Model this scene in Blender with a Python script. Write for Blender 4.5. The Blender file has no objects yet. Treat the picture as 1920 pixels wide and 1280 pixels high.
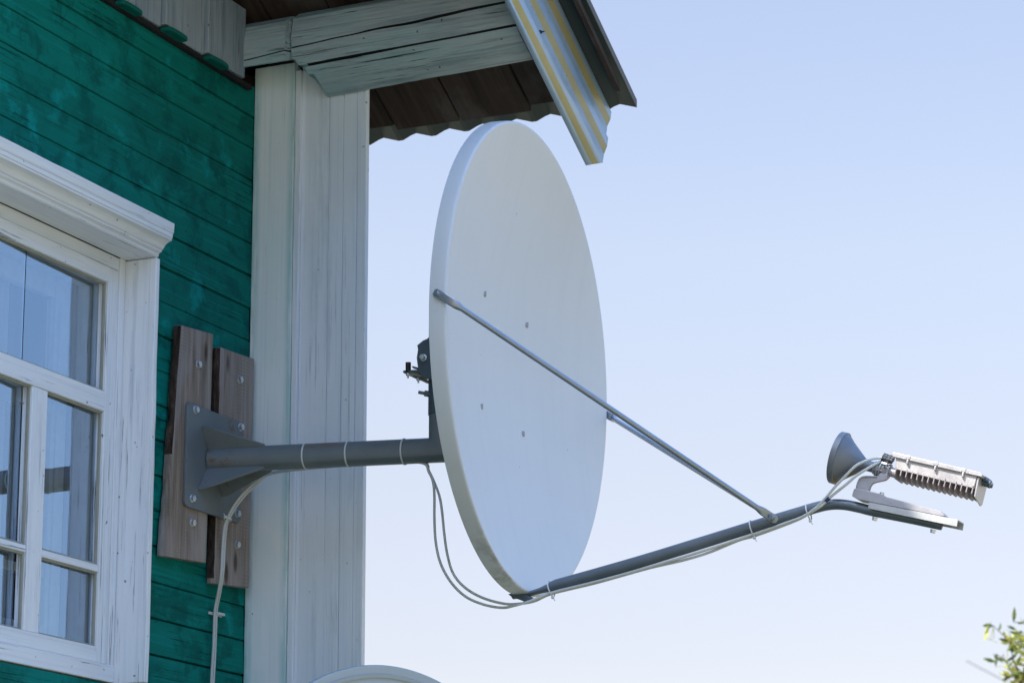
import bpy, bmesh, math, random
from mathutils import Vector, Matrix, noise
import numpy as np
random.seed(7)
R = math.radians
sc = bpy.context.scene
COL = sc.collection

# ------------------------------------------------------------------ camera, sky, sun, exposure
F, W0, H0 = 5200.0, 1920, 1280
CAMP = Vector((3.4, 0.0, 1.6))
MR = Matrix(((0.9162086184369078, 0.09951037459732051, 0.38814875093117807),
             (0.40068292044483117, -0.2181692569203471, -0.8898625582631425),
             (-0.0038684319476792635, 0.9708243201951239, -0.23976066097661153)))
cd = bpy.data.cameras.new("camera")
cam = bpy.data.objects.new("camera", cd); COL.objects.link(cam)
cam.matrix_world = Matrix.Translation(CAMP) @ MR.to_4x4()
cd.sensor_width = 36.0; cd.sensor_fit = 'HORIZONTAL'; cd.lens = F / W0 * 36.0
cd.clip_start = 0.1; cd.clip_end = 3000
cd.dof.use_dof = True; cd.dof.focus_distance = 6.5; cd.dof.aperture_fstop = 7.0
sc.camera = cam

SUN = Vector((-0.176, -0.35, 0.50)).normalized()      # direction towards the sun
sl = bpy.data.lights.new("sun", 'SUN'); sl.energy = 5.0; sl.angle = R(0.55); sl.color = (1.0, 0.93, 0.84)
so = bpy.data.objects.new("sun", sl); COL.objects.link(so)
so.rotation_euler = SUN.to_track_quat('Z', 'Y').to_euler(); so.location = (0, 0, 20)
wd = bpy.data.worlds.new("World"); sc.world = wd; wd.use_nodes = True
wt = wd.node_tree; wt.nodes.clear()
wo = wt.nodes.new('ShaderNodeOutputWorld'); bg = wt.nodes.new('ShaderNodeBackground')
sk = wt.nodes.new('ShaderNodeTexSky'); sk.sky_type = 'NISHITA'; sk.sun_disc = False
sk.sun_elevation = math.asin(SUN.z); sk.sun_rotation = math.atan2(SUN.x, SUN.y)
sk.air_density = 1.0; sk.dust_density = 1.3; sk.ozone_density = 1.6; sk.altitude = 100
bg.inputs['Strength'].default_value = 0.15
# sky milky near the horizon, unseen overhead part boosted to light the shaded whites: grade the Nishita colour by elevation
wtc = wt.nodes.new('ShaderNodeTexCoord'); wsx = wt.nodes.new('ShaderNodeSeparateXYZ'); wr = wt.nodes.new('ShaderNodeValToRGB')
wt.links.new(wtc.outputs['Generated'], wsx.inputs[0]); wt.links.new(wsx.outputs['Z'], wr.inputs[0])
SKYG = [(0.0, (.23, .17, .155)), (.13, (.253, .192, .172)), (.20, (.302, .223, .186)), (.27, (.345, .262, .216)), (.34, (.352, .276, .237)), (.42, (.365, .292, .250)), (.58, (.62, .66, .69)), (1.0, (.66, .70, .72))]
while len(wr.color_ramp.elements) < len(SKYG): wr.color_ramp.elements.new(.5)
for e, (p, c) in zip(wr.color_ramp.elements, SKYG): e.position = p; e.color = (*c, 1)
wm = wt.nodes.new('ShaderNodeVectorMath'); wm.operation = 'MULTIPLY'; wg = wt.nodes.new('ShaderNodeVectorMath'); wg.operation = 'SCALE'; wg.inputs['Scale'].default_value = 4.0
wt.links.new(sk.outputs[0], wm.inputs[0]); wt.links.new(wr.outputs[0], wm.inputs[1]); wt.links.new(wm.outputs[0], wg.inputs[0])
# and it is a deeper blue on the side away from the house (+X)
wr2 = wt.nodes.new('ShaderNodeValToRGB'); wmr = wt.nodes.new('ShaderNodeMapRange'); wmr.inputs[1].default_value = 0.0; wmr.inputs[2].default_value = .5
wt.links.new(wsx.outputs['X'], wmr.inputs[0]); wt.links.new(wmr.outputs[0], wr2.inputs[0])
wr2.color_ramp.elements[0].color = (1, 1, 1, 1); wr2.color_ramp.elements[1].color = (.66, .82, .97, 1)
wm2 = wt.nodes.new('ShaderNodeVectorMath'); wm2.operation = 'MULTIPLY'; wt.links.new(wg.outputs[0], wm2.inputs[0]); wt.links.new(wr2.outputs[0], wm2.inputs[1])
wt.links.new(wm2.outputs[0], bg.inputs[0]); wt.links.new(bg.outputs[0], wo.inputs[0])
vs = sc.view_settings; vs.view_transform = 'Standard'; vs.look = 'None'; vs.gamma = 1; vs.exposure = 0.75

def ray(px, py):
    return (MR @ Vector(((px - W0/2)/F, (H0/2 - py)/F, -1))).normalized()
def on(px, py, ax, v):                                # pixel of the photo -> point on the plane axis = v
    d = ray(px, py); return CAMP + d * ((v - CAMP[ax]) / d[ax])
def onp(px, py, p, n):
    d = ray(px, py); return CAMP + d * ((Vector(p) - CAMP).dot(n) / d.dot(n))

# ------------------------------------------------------------------ helpers
def empty(name, loc, label, cat, group=None):
    o = bpy.data.objects.new(name, None); COL.objects.link(o)
    o.location = loc; o.empty_display_size = .1
    o['label'] = label; o['category'] = cat
    if group: o['group'] = group
    return o
def tag(o, label, cat, group=None):
    o['label'] = label; o['category'] = cat
    if group: o['group'] = group
    return o
def abs_loc(o):
    v = Vector((0, 0, 0))
    while o: v += Vector(o.location); o = o.parent
    return v
def fin(name, bm, mat, parent=None, ang=38, smooth=True, bevel=0, bseg=2, fix=True):
    if fix: bmesh.ops.recalc_face_normals(bm, faces=bm.faces[:])
    if smooth:
        for f in bm.faces: f.smooth = True
        a = R(ang)
        for e in bm.edges:
            if len(e.link_faces) == 2 and e.calc_face_angle(0) > a: e.smooth = False
    me = bpy.data.meshes.new(name); bm.to_mesh(me); bm.free()
    for m in (mat if isinstance(mat, (list, tuple)) else [mat]): me.materials.append(m)
    o = bpy.data.objects.new(name, me); COL.objects.link(o)
    if parent:
        o.parent = parent
        off = Vector((0,0,0)); q = parent
        while q:
            off += Vector(q.location) if q.type == 'EMPTY' else Vector((0,0,0)); q = None if q.type == 'EMPTY' else q.parent
        # meshes are built in world space; cancel the empty's offset
        if parent.type == 'EMPTY': o.matrix_parent_inverse = Matrix.Translation(-off)
    if bevel:
        b = o.modifiers.new('bevel', 'BEVEL'); b.width = bevel; b.segments = bseg; b.limit_method = 'ANGLE'; b.angle_limit = R(35)
        b.harden_normals = False
    return o
def box(bm, x0, x1, y0, y1, z0, z1, mi=0):
    v = [bm.verts.new(p) for p in ((x0,y0,z0),(x1,y0,z0),(x1,y1,z0),(x0,y1,z0),(x0,y0,z1),(x1,y0,z1),(x1,y1,z1),(x0,y1,z1))]
    for q in ((0,3,2,1),(4,5,6,7),(0,1,5,4),(1,2,6,5),(2,3,7,6),(3,0,4,7)):
        f = bm.faces.new([v[i] for i in q]); f.material_index = mi
def prism(bm, pts, off, mi=0):
    off = Vector(off); a = [bm.verts.new(p) for p in pts]; b = [bm.verts.new(Vector(p) + off) for p in pts]
    n = len(pts); fs = [bm.faces.new(a), bm.faces.new(b[::-1])]
    for i in range(n): fs.append(bm.faces.new((a[i], b[i], b[(i+1) % n], a[(i+1) % n])))
    for f in fs: f.material_index = mi
def frame_of(d):
    d = Vector(d).normalized(); h = Vector((0,0,1)) if abs(d.z) < .9 else Vector((1,0,0))
    a = d.cross(h).normalized(); return d, a, a.cross(d).normalized()
def tube(bm, pts, r, n=20, cap=True, flat=None):
    pts = [Vector(p) for p in pts]; m = len(pts)
    rr = r if isinstance(r, (list, tuple)) else [r]*m
    d0 = (pts[1]-pts[0]).normalized(); _, a, b = frame_of(d0); rings = []
    for i, p in enumerate(pts):
        d = (pts[min(i+1, m-1)] - pts[max(i-1, 0)]).normalized()
        a = (a - d*a.dot(d)).normalized(); b = a.cross(d)
        fa, fb = (flat[i] if flat else (1, 1))
        rings.append([bm.verts.new(p + (a*math.cos(2*math.pi*k/n)*fa + b*math.sin(2*math.pi*k/n)*fb)*rr[i]) for k in range(n)])
    for i in range(m-1):
        for k in range(n): bm.faces.new((rings[i][k], rings[i][(k+1)%n], rings[i+1][(k+1)%n], rings[i+1][k]))
    if cap: bm.faces.new(rings[0][::-1]); bm.faces.new(rings[-1])
def lathe(bm, c, d, prof, n=40, closed=False, mi=0):
    d, a, b = frame_of(d); c = Vector(c); rings = []
    for s, r in prof:
        rings.append([bm.verts.new(c + d*s + (a*math.cos(2*math.pi*k/n) + b*math.sin(2*math.pi*k/n))*max(r, 1e-5)) for k in range(n)])
    m = len(rings)
    for i in range(m if closed else m-1):
        q = rings[(i+1) % m]
        for k in range(n):
            f = bm.faces.new((rings[i][k], rings[i][(k+1)%n], q[(k+1)%n], q[k])); f.material_index = mi
    if not closed: bm.faces.new(rings[0][::-1]); bm.faces.new(rings[-1])
def spline(pts, n=8):
    P = [Vector(p) for p in pts]; P = [P[0]*2-P[1]] + P + [P[-1]*2-P[-2]]; out = []
    for i in range(1, len(P)-2):
        for k in range(n):
            t = k/n; a, b, c, d = P[i-1], P[i], P[i+1], P[i+2]
            out.append(.5*((2*b) + (c-a)*t + (2*a-5*b+4*c-d)*t*t + (3*b-a-3*c+d)*t**3))
    out.append(P[-2]); return out
def hexbolt(bm, c, d, r=.008, h=.006, wash=True):
    d, a, b = frame_of(d); c = Vector(c)
    if wash: lathe(bm, c, d, [(0, r*1.15), (.0012, r*1.15), (.0013, r*1.05)], 20)
    lathe(bm, c + d*.0015, d, [(0, r), (h*.85, r), (h, r*.82)], 6)

# ------------------------------------------------------------------ materials
class NT:
    def __init__(s, name):
        s.m = bpy.data.materials.new(name); s.m.use_nodes = True; s.t = s.m.node_tree; s.t.nodes.clear()
        s.o = s.t.nodes.new('ShaderNodeOutputMaterial')
        s.tc = s.t.nodes.new('ShaderNodeTexCoord')
    def n(s, ty, **kw):
        x = s.t.nodes.new(ty)
        for k, v in kw.items():
            if k in x.inputs: 
                if hasattr(v, 'is_linked') or isinstance(v, bpy.types.NodeSocket): s.t.links.new(v, x.inputs[k])
                else: x.inputs[k].default_value = v
            else: setattr(x, k, v)
        return x
    def l(s, a, b): s.t.links.new(a, b)
    def co(s, scale=(1,1,1), loc=(0,0,0), rot=(0,0,0)):
        m = s.n('ShaderNodeMapping'); m.inputs['Scale'].default_value = scale; m.inputs['Location'].default_value = loc
        m.inputs['Rotation'].default_value = rot
        s.l(s.tc.outputs['Object'], m.inputs['Vector']); return m.outputs[0]
    def noise(s, vec, scale=1, detail=6, rough=.6, dist=0):
        x = s.n('ShaderNodeTexNoise'); x.inputs['Scale'].default_value = scale; x.inputs['Detail'].default_value = detail
        x.inputs['Roughness'].default_value = rough; x.inputs['Distortion'].default_value = dist
        s.l(vec, x.inputs['Vector']); return x.outputs['Fac']
    def ramp(s, fac, stops, interp='LINEAR'):
        x = s.n('ShaderNodeValToRGB'); cr = x.color_ramp; cr.interpolation = interp
        while len(cr.elements) < len(stops): cr.elements.new(.5)
        for e, (p, c) in zip(cr.elements, stops):
            e.position = p; e.color = (c, c, c, 1) if not isinstance(c, tuple) else (*c, 1)
        s.l(fac, x.inputs[0]); return x.outputs[0]
    def mix(s, fac, a, b, mode='MIX'):
        x = s.n('ShaderNodeMix', data_type='RGBA', blend_type=mode)
        for sock, v in ((x.inputs[0], fac), (x.inputs[6], a), (x.inputs[7], b)):
            if isinstance(v, bpy.types.NodeSocket): s.l(v, sock)
            else: sock.default_value = v if not isinstance(v, tuple) else (*v, 1)
        return x.outputs[2]
    def math(s, op, a, b=0.0, clamp=False):
        x = s.n('ShaderNodeMath', operation=op); x.use_clamp = clamp
        for sock, v in ((x.inputs[0], a), (x.inputs[1], b)):
            if isinstance(v, bpy.types.NodeSocket): s.l(v, sock)
            else: sock.default_value = v
        return x.outputs[0]
    def bump(s, h, strength=.3, dist=.001, prev=None):
        x = s.n('ShaderNodeBump'); x.inputs['Strength'].default_value = strength; x.inputs['Distance'].default_value = dist
        s.l(h, x.inputs['Height'])
        if prev: s.l(prev, x.inputs['Normal'])
        return x.outputs[0]
    def bsdf(s, col, rough=.5, metal=0, nrm=None, spec=.5, **kw):
        x = s.n('ShaderNodeBsdfPrincipled')
        for k, v in (('Base Color', col), ('Roughness', rough), ('Metallic', metal), ('Specular IOR Level', spec)):
            if isinstance(v, bpy.types.NodeSocket): s.l(v, x.inputs[k])
            else: x.inputs[k].default_value = (*v, 1) if isinstance(v, tuple) else v
        if nrm: s.l(nrm, x.inputs['Normal'])
        for k, v in kw.items(): x.inputs[k].default_value = v
        s.l(x.outputs[0], s.o.inputs[0]); return x

def grainvec(t, axis, along=1.5, across=45, seed=0):
    s = [across]*3; s['XYZ'.index(axis)] = along
    return t.co(tuple(s), (seed*3.1, seed*1.7, seed*2.3))

def painted(name, axis, base, light, wear, under, wearamt=.40, seed=0, rough=.5, streak=.5, crack=.5, bump=.35, patch=None, spec=.35, fine=.5, blot=None, light2=None, edge=None, edge_axis='X', edgecol=(.22, .52, .50), spk=.745, gs=1.0):
    """old oil paint on planed boards: brushed grain, blotches, weathering along the grain, hairline cracks"""
    t = NT(name)
    g = t.noise(grainvec(t, axis, 1.2*gs, 38*gs, seed), 1, 8, .65, .2)
    g2 = t.noise(grainvec(t, axis, 5, 160, seed+1), 1, 5, .7, .1)
    big = t.noise(grainvec(t, axis, 1.6, 5, seed+2), 1, 5, .6, .4)
    col = t.mix(t.ramp(g, [(.32, 0.0), (.68, 1.0)]), base, light)
    b2 = t.ramp(big, [(.40, 0.0), (.62, 1.0)])
    if patch: col = t.mix(t.math('MULTIPLY', b2, .75), col, patch)
    w = t.math('ADD', t.math('MULTIPLY', g, .55), t.math('MULTIPLY', t.noise(grainvec(t, axis, 2.2, 9, seed+4), 1, 7, .7, .3), .45))
    wm = t.ramp(w, [(1-wearamt-.05, 0.0), (1-wearamt+.04, streak)])
    col = t.mix(wm, col, wear)
    fs = t.noise(grainvec(t, axis, 1.0*gs, 90*gs, seed+13), 1, 6, .7, .1)
    col = t.mix(t.math('MULTIPLY', t.ramp(fs, [(.52, 0.0), (.66, 1.0)]), fine), col, wear)
    if blot:
        v = t.noise(t.co(blot[1], (seed, 2, 5)), 1, 7, .68, .3)
        col = t.mix(t.ramp(v, [(.49, 0.0), (.60, .85)]), col, blot[0])
        v2 = t.noise(t.co(blot[1], (seed+7, 9, 1)), 1, 6, .65, .3)
        col = t.mix(t.ramp(v2, [(.57, 0.0), (.68, .8)]), col, light2 or light)
    if edge:
        sxx = t.n('ShaderNodeSeparateXYZ'); t.l(t.tc.outputs['Object'], sxx.inputs[0]); m_ = None
        for (a, b, amt) in edge:
            q = t.ramp(sxx.outputs[edge_axis], [(min(a, b), amt if a < b else 0.0), (max(a, b), 0.0 if a < b else amt)])
            m_ = q if m_ is None else t.math('MAXIMUM', m_, q)
        en = t.ramp(t.noise(grainvec(t, axis, 2.4, 20, seed+3), 1, 6, .7, .3), [(.38, 0.0), (.58, 1.0)])
        col = t.mix(t.math('MULTIPLY', m_, en), col, edgecol)
    ck = t.noise(grainvec(t, axis, 3.2, 150, seed+7), 1, 5, .65, .3)
    fl = t.noise(grainvec(t, axis, 2, 6, seed+9), 1, 3, .6, 0)
    cm = t.math('MULTIPLY', t.ramp(ck, [(.605, 0.0), (.65, 1.0)]), t.ramp(fl, [(.44, 0.0), (.58, 1.0)]))
    sp = t.noise(t.co((60,60,60), (seed,0,seed)), 1, 2, .5)
    spm = t.ramp(sp, [(spk, 0.0), (spk+.02, .8)])
    cm = t.math('MAXIMUM', t.math('MULTIPLY', cm, crack), spm)
    col = t.mix(cm, col, under)
    h = t.math('SUBTRACT', t.math('ADD', t.math('MULTIPLY', g2, .5), g), t.math('MULTIPLY', cm, .8))
    n = t.bump(h, bump, .0022)
    t.bsdf(col, t.ramp(g, [(.2, rough-.08), (.8, min(1, rough+.15))]), 0, n, spec)
    return t.m

WG = (.26, .28, .28)
M = {}
M['teal'] = painted('teal_siding_paint', 'Y', (.002, .175, .142), (.003, .215, .178), (.006, .27, .24), (.002, .05, .042), .30, 1, .7, .5, .9, .9, patch=(.002, .135, .110), spec=.08, fine=.55,
                    blot=((.0015, .105, .088), (5, 8, 9.5)), light2=(.004, .31, .29), gs=1.3)
M['tealz'] = painted('teal_board_end_paint', 'Z', (.003, .11, .09), (.004, .14, .11), (.008, .17, .15), (.02, .04, .03), .35, 2, .55, .5, .6, spec=.1)
M['colz'] = painted('white_corner_paint', 'Z', (.86, .90, .91), (.93, .95, .95), (.62, .73, .76), (.24, .27, .28), .38, 3, .5, .6, .6, .5, patch=(.74, .88, .86), fine=.45,
                    edge=((.004, .026, .9), (.112, .098, .55)), edge_axis='X')
M['colz2'] = painted('greyed_corner_paint', 'Z', (.82, .86, .92), (.92, .94, .97), (.58, .64, .71), (.24, .27, .30), .42, 5, .5, .6, .45, .6, patch=(.80, .86, .91), fine=.35, spk=.76)
M['gabz'] = painted('gable_board_paint', 'Z', (.29, .34, .38), (.38, .43, .47), (.16, .23, .28), (.06, .07, .08), .46, 8, .6, .8, 1, .5, fine=.7, spk=.72)
M['logx'] = painted('log_paint', 'X', (.41, .47, .51), (.52, .56, .59), (.21, .27, .31), (.025, .04, .05), .44, 11, .6, .7, 1, 1.8, patch=(.34, .54, .56), fine=.55, gs=1.8)
M['winy'] = painted('window_trim_paint', 'Y', (.74, .77, .81), (.84, .86, .88), (.52, .57, .62), (.16, .17, .18), .38, 14, .45, .6, 1, .9, fine=.5, spk=.73)
M['winz'] = painted('window_frame_paint', 'Z', (.74, .77, .81), (.84, .86, .88), (.52, .57, .62), (.16, .17, .18), .40, 17, .45, .65, 1, .9, fine=.5, spk=.73)

def bare_wood():
    t = NT('weathered_plank_wood')
    g = t.noise(grainvec(t, 'Z', 2.2, 55, 4), 1, 8, .7, .6)
    big = t.noise(grainvec(t, 'Z', 2.5, 9, 8), 1, 4, .6, .5)
    col = t.ramp(g, [(.30, (.11, .082, .062)), (.48, (.26, .205, .165)), (.70, (.42, .365, .31))])
    col = t.mix(t.ramp(big, [(.42, 0.0), (.62, .6)]), col, (.37, .33, .32))
    wv = t.n('ShaderNodeTexWave', wave_type='BANDS', bands_direction='Z'); wv.inputs['Scale'].default_value = 34
    wv.inputs['Distortion'].default_value = 3; wv.inputs['Detail'].default_value = 3
    t.l(t.co((1, 1, 1)), wv.inputs['Vector'])
    sawm = t.math('MULTIPLY', wv.outputs['Fac'], t.ramp(t.noise(t.co((6,6,3)), 1, 3), [(.48, 0.0), (.62, .30)]))
    col = t.mix(sawm, col, (.10, .075, .06))
    kn = t.n('ShaderNodeTexVoronoi'); t.l(t.co((7, 9, 3.2), (.3, .2, .45)), kn.inputs['Vector']); kn.inputs['Scale'].default_value = 1
    km = t.ramp(kn.outputs['Distance'], [(.06, .8), (.12, 0.0)])
    col = t.mix(km, col, (.05, .03, .02))
    n = t.bump(t.math('ADD', g, t.math('MULTIPLY', wv.outputs['Fac'], .3)), .6, .002)
    t.bsdf(col, .8, 0, n, .25); return t.m
M['plank'] = bare_wood()
def bark():
    t = NT('bark_edge'); g = t.noise(grainvec(t, 'Z', 12, 60, 2), 1, 6, .7)
    t.bsdf(t.ramp(g, [(.35, (.018, .012, .010)), (.55, (.07, .045, .035)), (.7, (.16, .11, .08))]), .9, 0, t.bump(g, 1, .006), .2); return t.m
M['bark'] = bark()
def soffit():
    t = NT('dark_soffit_wood')
    s = math.atan(.52)
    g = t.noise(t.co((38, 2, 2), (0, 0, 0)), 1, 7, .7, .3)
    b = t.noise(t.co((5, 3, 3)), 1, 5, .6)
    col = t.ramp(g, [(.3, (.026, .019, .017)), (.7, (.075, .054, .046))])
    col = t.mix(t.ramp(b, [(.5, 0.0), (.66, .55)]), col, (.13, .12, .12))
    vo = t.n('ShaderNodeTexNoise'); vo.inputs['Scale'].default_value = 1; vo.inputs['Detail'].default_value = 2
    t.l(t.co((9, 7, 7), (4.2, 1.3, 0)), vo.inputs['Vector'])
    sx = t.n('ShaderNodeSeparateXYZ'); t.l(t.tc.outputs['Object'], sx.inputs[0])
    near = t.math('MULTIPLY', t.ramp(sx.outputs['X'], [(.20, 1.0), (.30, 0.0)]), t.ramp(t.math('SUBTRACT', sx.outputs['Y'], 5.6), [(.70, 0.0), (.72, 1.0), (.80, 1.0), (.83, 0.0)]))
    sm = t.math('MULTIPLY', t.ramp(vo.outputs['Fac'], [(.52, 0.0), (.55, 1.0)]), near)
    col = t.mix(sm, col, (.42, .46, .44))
    t.bsdf(col, .8, 0, t.bump(g, .5, .003), .2); return t.m
M['soffit'] = soffit()
def metal_paint(name, c1, c2, rust, rough=.45, spec=.5, metal=0.0, rustlo=.66, sc_=9):
    t = NT(name)
    a = t.noise(t.co((sc_,)*3), 1, 7, .65); b = t.noise(t.co((120,)*3), 1, 3, .6)
    col = t.mix(t.ramp(a, [(.35, 0.0), (.65, 1.0)]), c1, c2)
    r = t.math('ADD', t.math('MULTIPLY', t.noise(t.co((14, 14, 14), (3, 1, 7)), 1, 8, .7), .8), t.math('MULTIPLY', b, .2))
    rm = t.ramp(r, [(rustlo, 0.0), (rustlo+.05, .85)])
    col = t.mix(rm, col, rust)
    t.bsdf(col, t.ramp(a, [(.3, rough-.07), (.7, rough+.1)]), metal, t.bump(b, .12, .0006), spec); return t.m
M['grey'] = metal_paint('grey_enamel', (.13, .155, .165), (.165, .19, .20), (.16, .08, .04), .45, .5, 0, .60)
M['greydark'] = metal_paint('dark_grey_enamel', (.07, .10, .12), (.09, .12, .14), (.08, .04, .02), .5, .4, 0, .68)
M['arm'] = metal_paint('arm_galvanised_steel', (.13, .16, .19), (.17, .20, .23), (.30, .30, .30), .42, .5, .45, .64)
M['zinc'] = metal_paint('zinc_bolt', (.66, .69, .72), (.80, .82, .84), (.3, .25, .2), .30, .5, 1, .72)
M['steel'] = metal_paint('strut_steel', (.30, .34, .40), (.38, .42, .48), (.2, .2, .2), .30, .5, .85, .88)
M['cast'] = metal_paint('cast_aluminium', (.34, .34, .36), (.42, .41, .43), (.22, .21, .22), .48, .5, .35, .70, 30)
M['horn'] = metal_paint('horn_aluminium', (.16, .175, .195), (.22, .235, .255), (.10, .09, .08), .50, .4, .45, .66, 25)
M['buc'] = metal_paint('housing_aluminium', (.46, .44, .45), (.58, .56, .56), (.2, .18, .18), .36, .5, .5, .68, 20)
M['chan'] = metal_paint('channel_aluminium', (.44, .45, .45), (.52, .53, .52), (.3, .3, .3), .45, .4, .2, .74, 20)
M['pipe'] = None
M['finm'] = metal_paint('fin_aluminium', (.30, .26, .27), (.40, .35, .36), (.2, .18, .19), .5, .4, .4, .74, 20)
M['blk'] = metal_paint('black_plastic', (.012, .014, .018), (.02, .022, .026), (.05, .05, .05), .4, .5, 0, .8)
M['brown'] = metal_paint('dark_rusty_steel', (.03, .018, .02), (.05, .03, .03), (.12, .05, .03), .5, .4, .2, .6)
M['cable'] = metal_paint('white_cable_sheath', (.52, .54, .52), (.60, .61, .58), (.25, .25, .24), .42, .5, 0, .70, 14)
M['tie'] = metal_paint('nylon_cable_tie', (.62, .64, .62), (.70, .71, .70), (.5, .5, .5), .4, .5, 0, .9)
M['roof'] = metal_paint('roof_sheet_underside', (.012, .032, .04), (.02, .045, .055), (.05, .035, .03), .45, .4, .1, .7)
M['rooftop'] = metal_paint('roof_sheet_top', (.10, .20, .13), (.13, .25, .16), (.12, .1, .08), .4, .5, .2, .72)

def pipemat():
    t = NT('grey_enamel_with_rust')
    a = t.noise(t.co((9,)*3), 1, 7, .65); r = t.noise(t.co((16, 30, 30), (3, 1, 7)), 1, 8, .72)
    col = t.mix(t.ramp(a, [(.35, 0.0), (.65, 1.0)]), (.13, .155, .165), (.165, .19, .20))
    sx = t.n('ShaderNodeSeparateXYZ'); t.l(t.tc.outputs['Object'], sx.inputs[0])
    top = t.ramp(t.math('SUBTRACT', sx.outputs['Z'], 2.0), [(.962, 0.0), (.975, 1.0)])
    xx = t.ramp(sx.outputs['X'], [(.275, 0.0), (.30, 1.0), (.375, 1.0), (.40, 0.0)])
    m = t.math('MULTIPLY', t.math('MULTIPLY', top, xx), t.ramp(r, [(.40, 0.0), (.55, .75)]))
    col = t.mix(m, col, (.20, .095, .055))
    xe = t.ramp(sx.outputs['X'], [(.05, 1.0), (.19, 0.0)])
    col = t.mix(t.math('MULTIPLY', xe, t.ramp(r, [(.55, 0.0), (.62, .8)])), col, (.17, .08, .04))
    t.bsdf(col, t.ramp(a, [(.3, .38), (.7, .55)]), 0, t.bump(a, .12, .0006), .5); return t.m
M['pipe'] = pipemat()
def barge(name, c1, c2, dirt):
    t = NT(name)
    a = t.noise(t.co((14, 5, 5)), 1, 6, .65); sp = t.noise(t.co((80,)*3), 1, 3, .5)
    d = t.noise(t.co((26, 8, 14), (5, 2, 1)), 1, 8, .75)
    col = t.mix(t.ramp(a, [(.35, 0.0), (.65, 1.0)]), c1, c2)
    col = t.mix(t.ramp(d, [(.54, 0.0), (.64, .55)]), col, dirt)
    col = t.mix(t.ramp(sp, [(.70, 0.0), (.73, .6)]), col, (.12, .12, .12))
    t.bsdf(col, .38, .25, t.bump(a, .2, .001), .5); return t.m
M['bargetan'] = barge('tan_rib_ground_reflection', (.40, .36, .17), (.48, .43, .24), (.40, .33, .22))  # warm ground reflection on the rib flanks, put into the base colour
M['barge'] = barge('zinc_trim_sky_reflection', (.30, .45, .68), (.40, .55, .76), (.26, .36, .50))  # zinc with the blue of the reflected sky put into the base colour
def dishmat(name, tint=(.65, .645, .63), grime=False):
    t = NT(name)
    a = t.noise(t.co((3,)*3), 1, 6, .6); sp = t.noise(t.co((70,)*3, (2, 5, 1)), 1, 2, .5)
    rn = t.noise(t.co((9, 30, 1.4), (3, 1, 2)), 1, 6, .65)
    gr = t.noise(t.co((18, 18, 6), (1, 3, 4)), 1, 7, .7)
    col = t.mix(t.ramp(a, [(.35, 0.0), (.65, 1.0)]), tint, tuple(c*1.035 for c in tint))
    col = t.mix(t.ramp(rn, [(.50, 0.0), (.70, .08)]), col, (.42, .44, .45))
    col = t.mix(t.ramp(sp, [(.785, 0.0), (.80, .8)]), col, (.12, .12, .13))
    # grime that gathers on the lowest few centimetres of the rim
    sx = t.n('ShaderNodeSeparateXYZ'); t.l(t.tc.outputs['Object'], sx.inputs[0])
    low = t.ramp(t.math('SUBTRACT', sx.outputs['Z'], 2.0), [(.60, 1.0), (.72, 0.0)])
    gm = t.math('MULTIPLY', t.ramp(gr, [(.46, 0.0), (.62, .75 if grime else 0.0)]), low)
    col = t.mix(gm, col, (.22, .20, .17))
    t.bsdf(col, .42, 0, None, .45); return t.m
M['dish'] = dishmat('white_dish_coating')
M['dishrim'] = dishmat('rim_dish_coating', (.60, .62, .62), True)
M['dish2'] = dishmat('grey_dish_coating', (.44, .50, .53))
def plain(name, c, rough=.6, spec=.4, metal=0, **kw):
    t = NT(name); a = t.noise(t.co((25,)*3), 1, 5, .6)
    col = t.mix(t.ramp(a, [(.3, 0.0), (.7, 1.0)]), tuple(x*.88 for x in c), tuple(min(1, x*1.1) for x in c))
    t.bsdf(col, rough, metal, t.bump(a, .1, .001), spec, **kw); return t.m
M['edge'] = plain('dull_roof_edge', (.13, .12, .11), .7)
M['dark'] = plain('room_shadow_wall', (.10, .085, .07))
M['inner'] = plain('inner_sash_paint', (.70, .72, .72), .5)
M['reveal'] = plain('reveal_paint', (.88, .92, .95), .5)
M['strip'] = plain('red_brown_strip', (.09, .03, .03), .9)
M['putty'] = plain('old_putty', (.33, .33, .27), .8)
M['wax'] = plain('log_end_grain', (.13, .10, .09), .85)
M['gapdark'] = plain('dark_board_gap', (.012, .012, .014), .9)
M['insul'] = plain('blue_tape', (.02, .04, .14), .5)
def curtain():
    t = NT('white_curtain_cloth'); a = t.noise(t.co((300, 300, 300)), 1, 2)
    x = t.n('ShaderNodeBsdfTranslucent'); x.inputs[0].default_value = (.8, .82, .84, 1)
    p = t.n('ShaderNodeBsdfDiffuse'); p.inputs[0].default_value = (.84, .86, .89, 1)
    m = t.n('ShaderNodeMixShader'); m.inputs[0].default_value = .4
    t.l(p.outputs[0], m.inputs[1]); t.l(x.outputs[0], m.inputs[2]); t.l(m.outputs[0], t.o.inputs[0]); return t.m
M['curtain'] = curtain()
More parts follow.
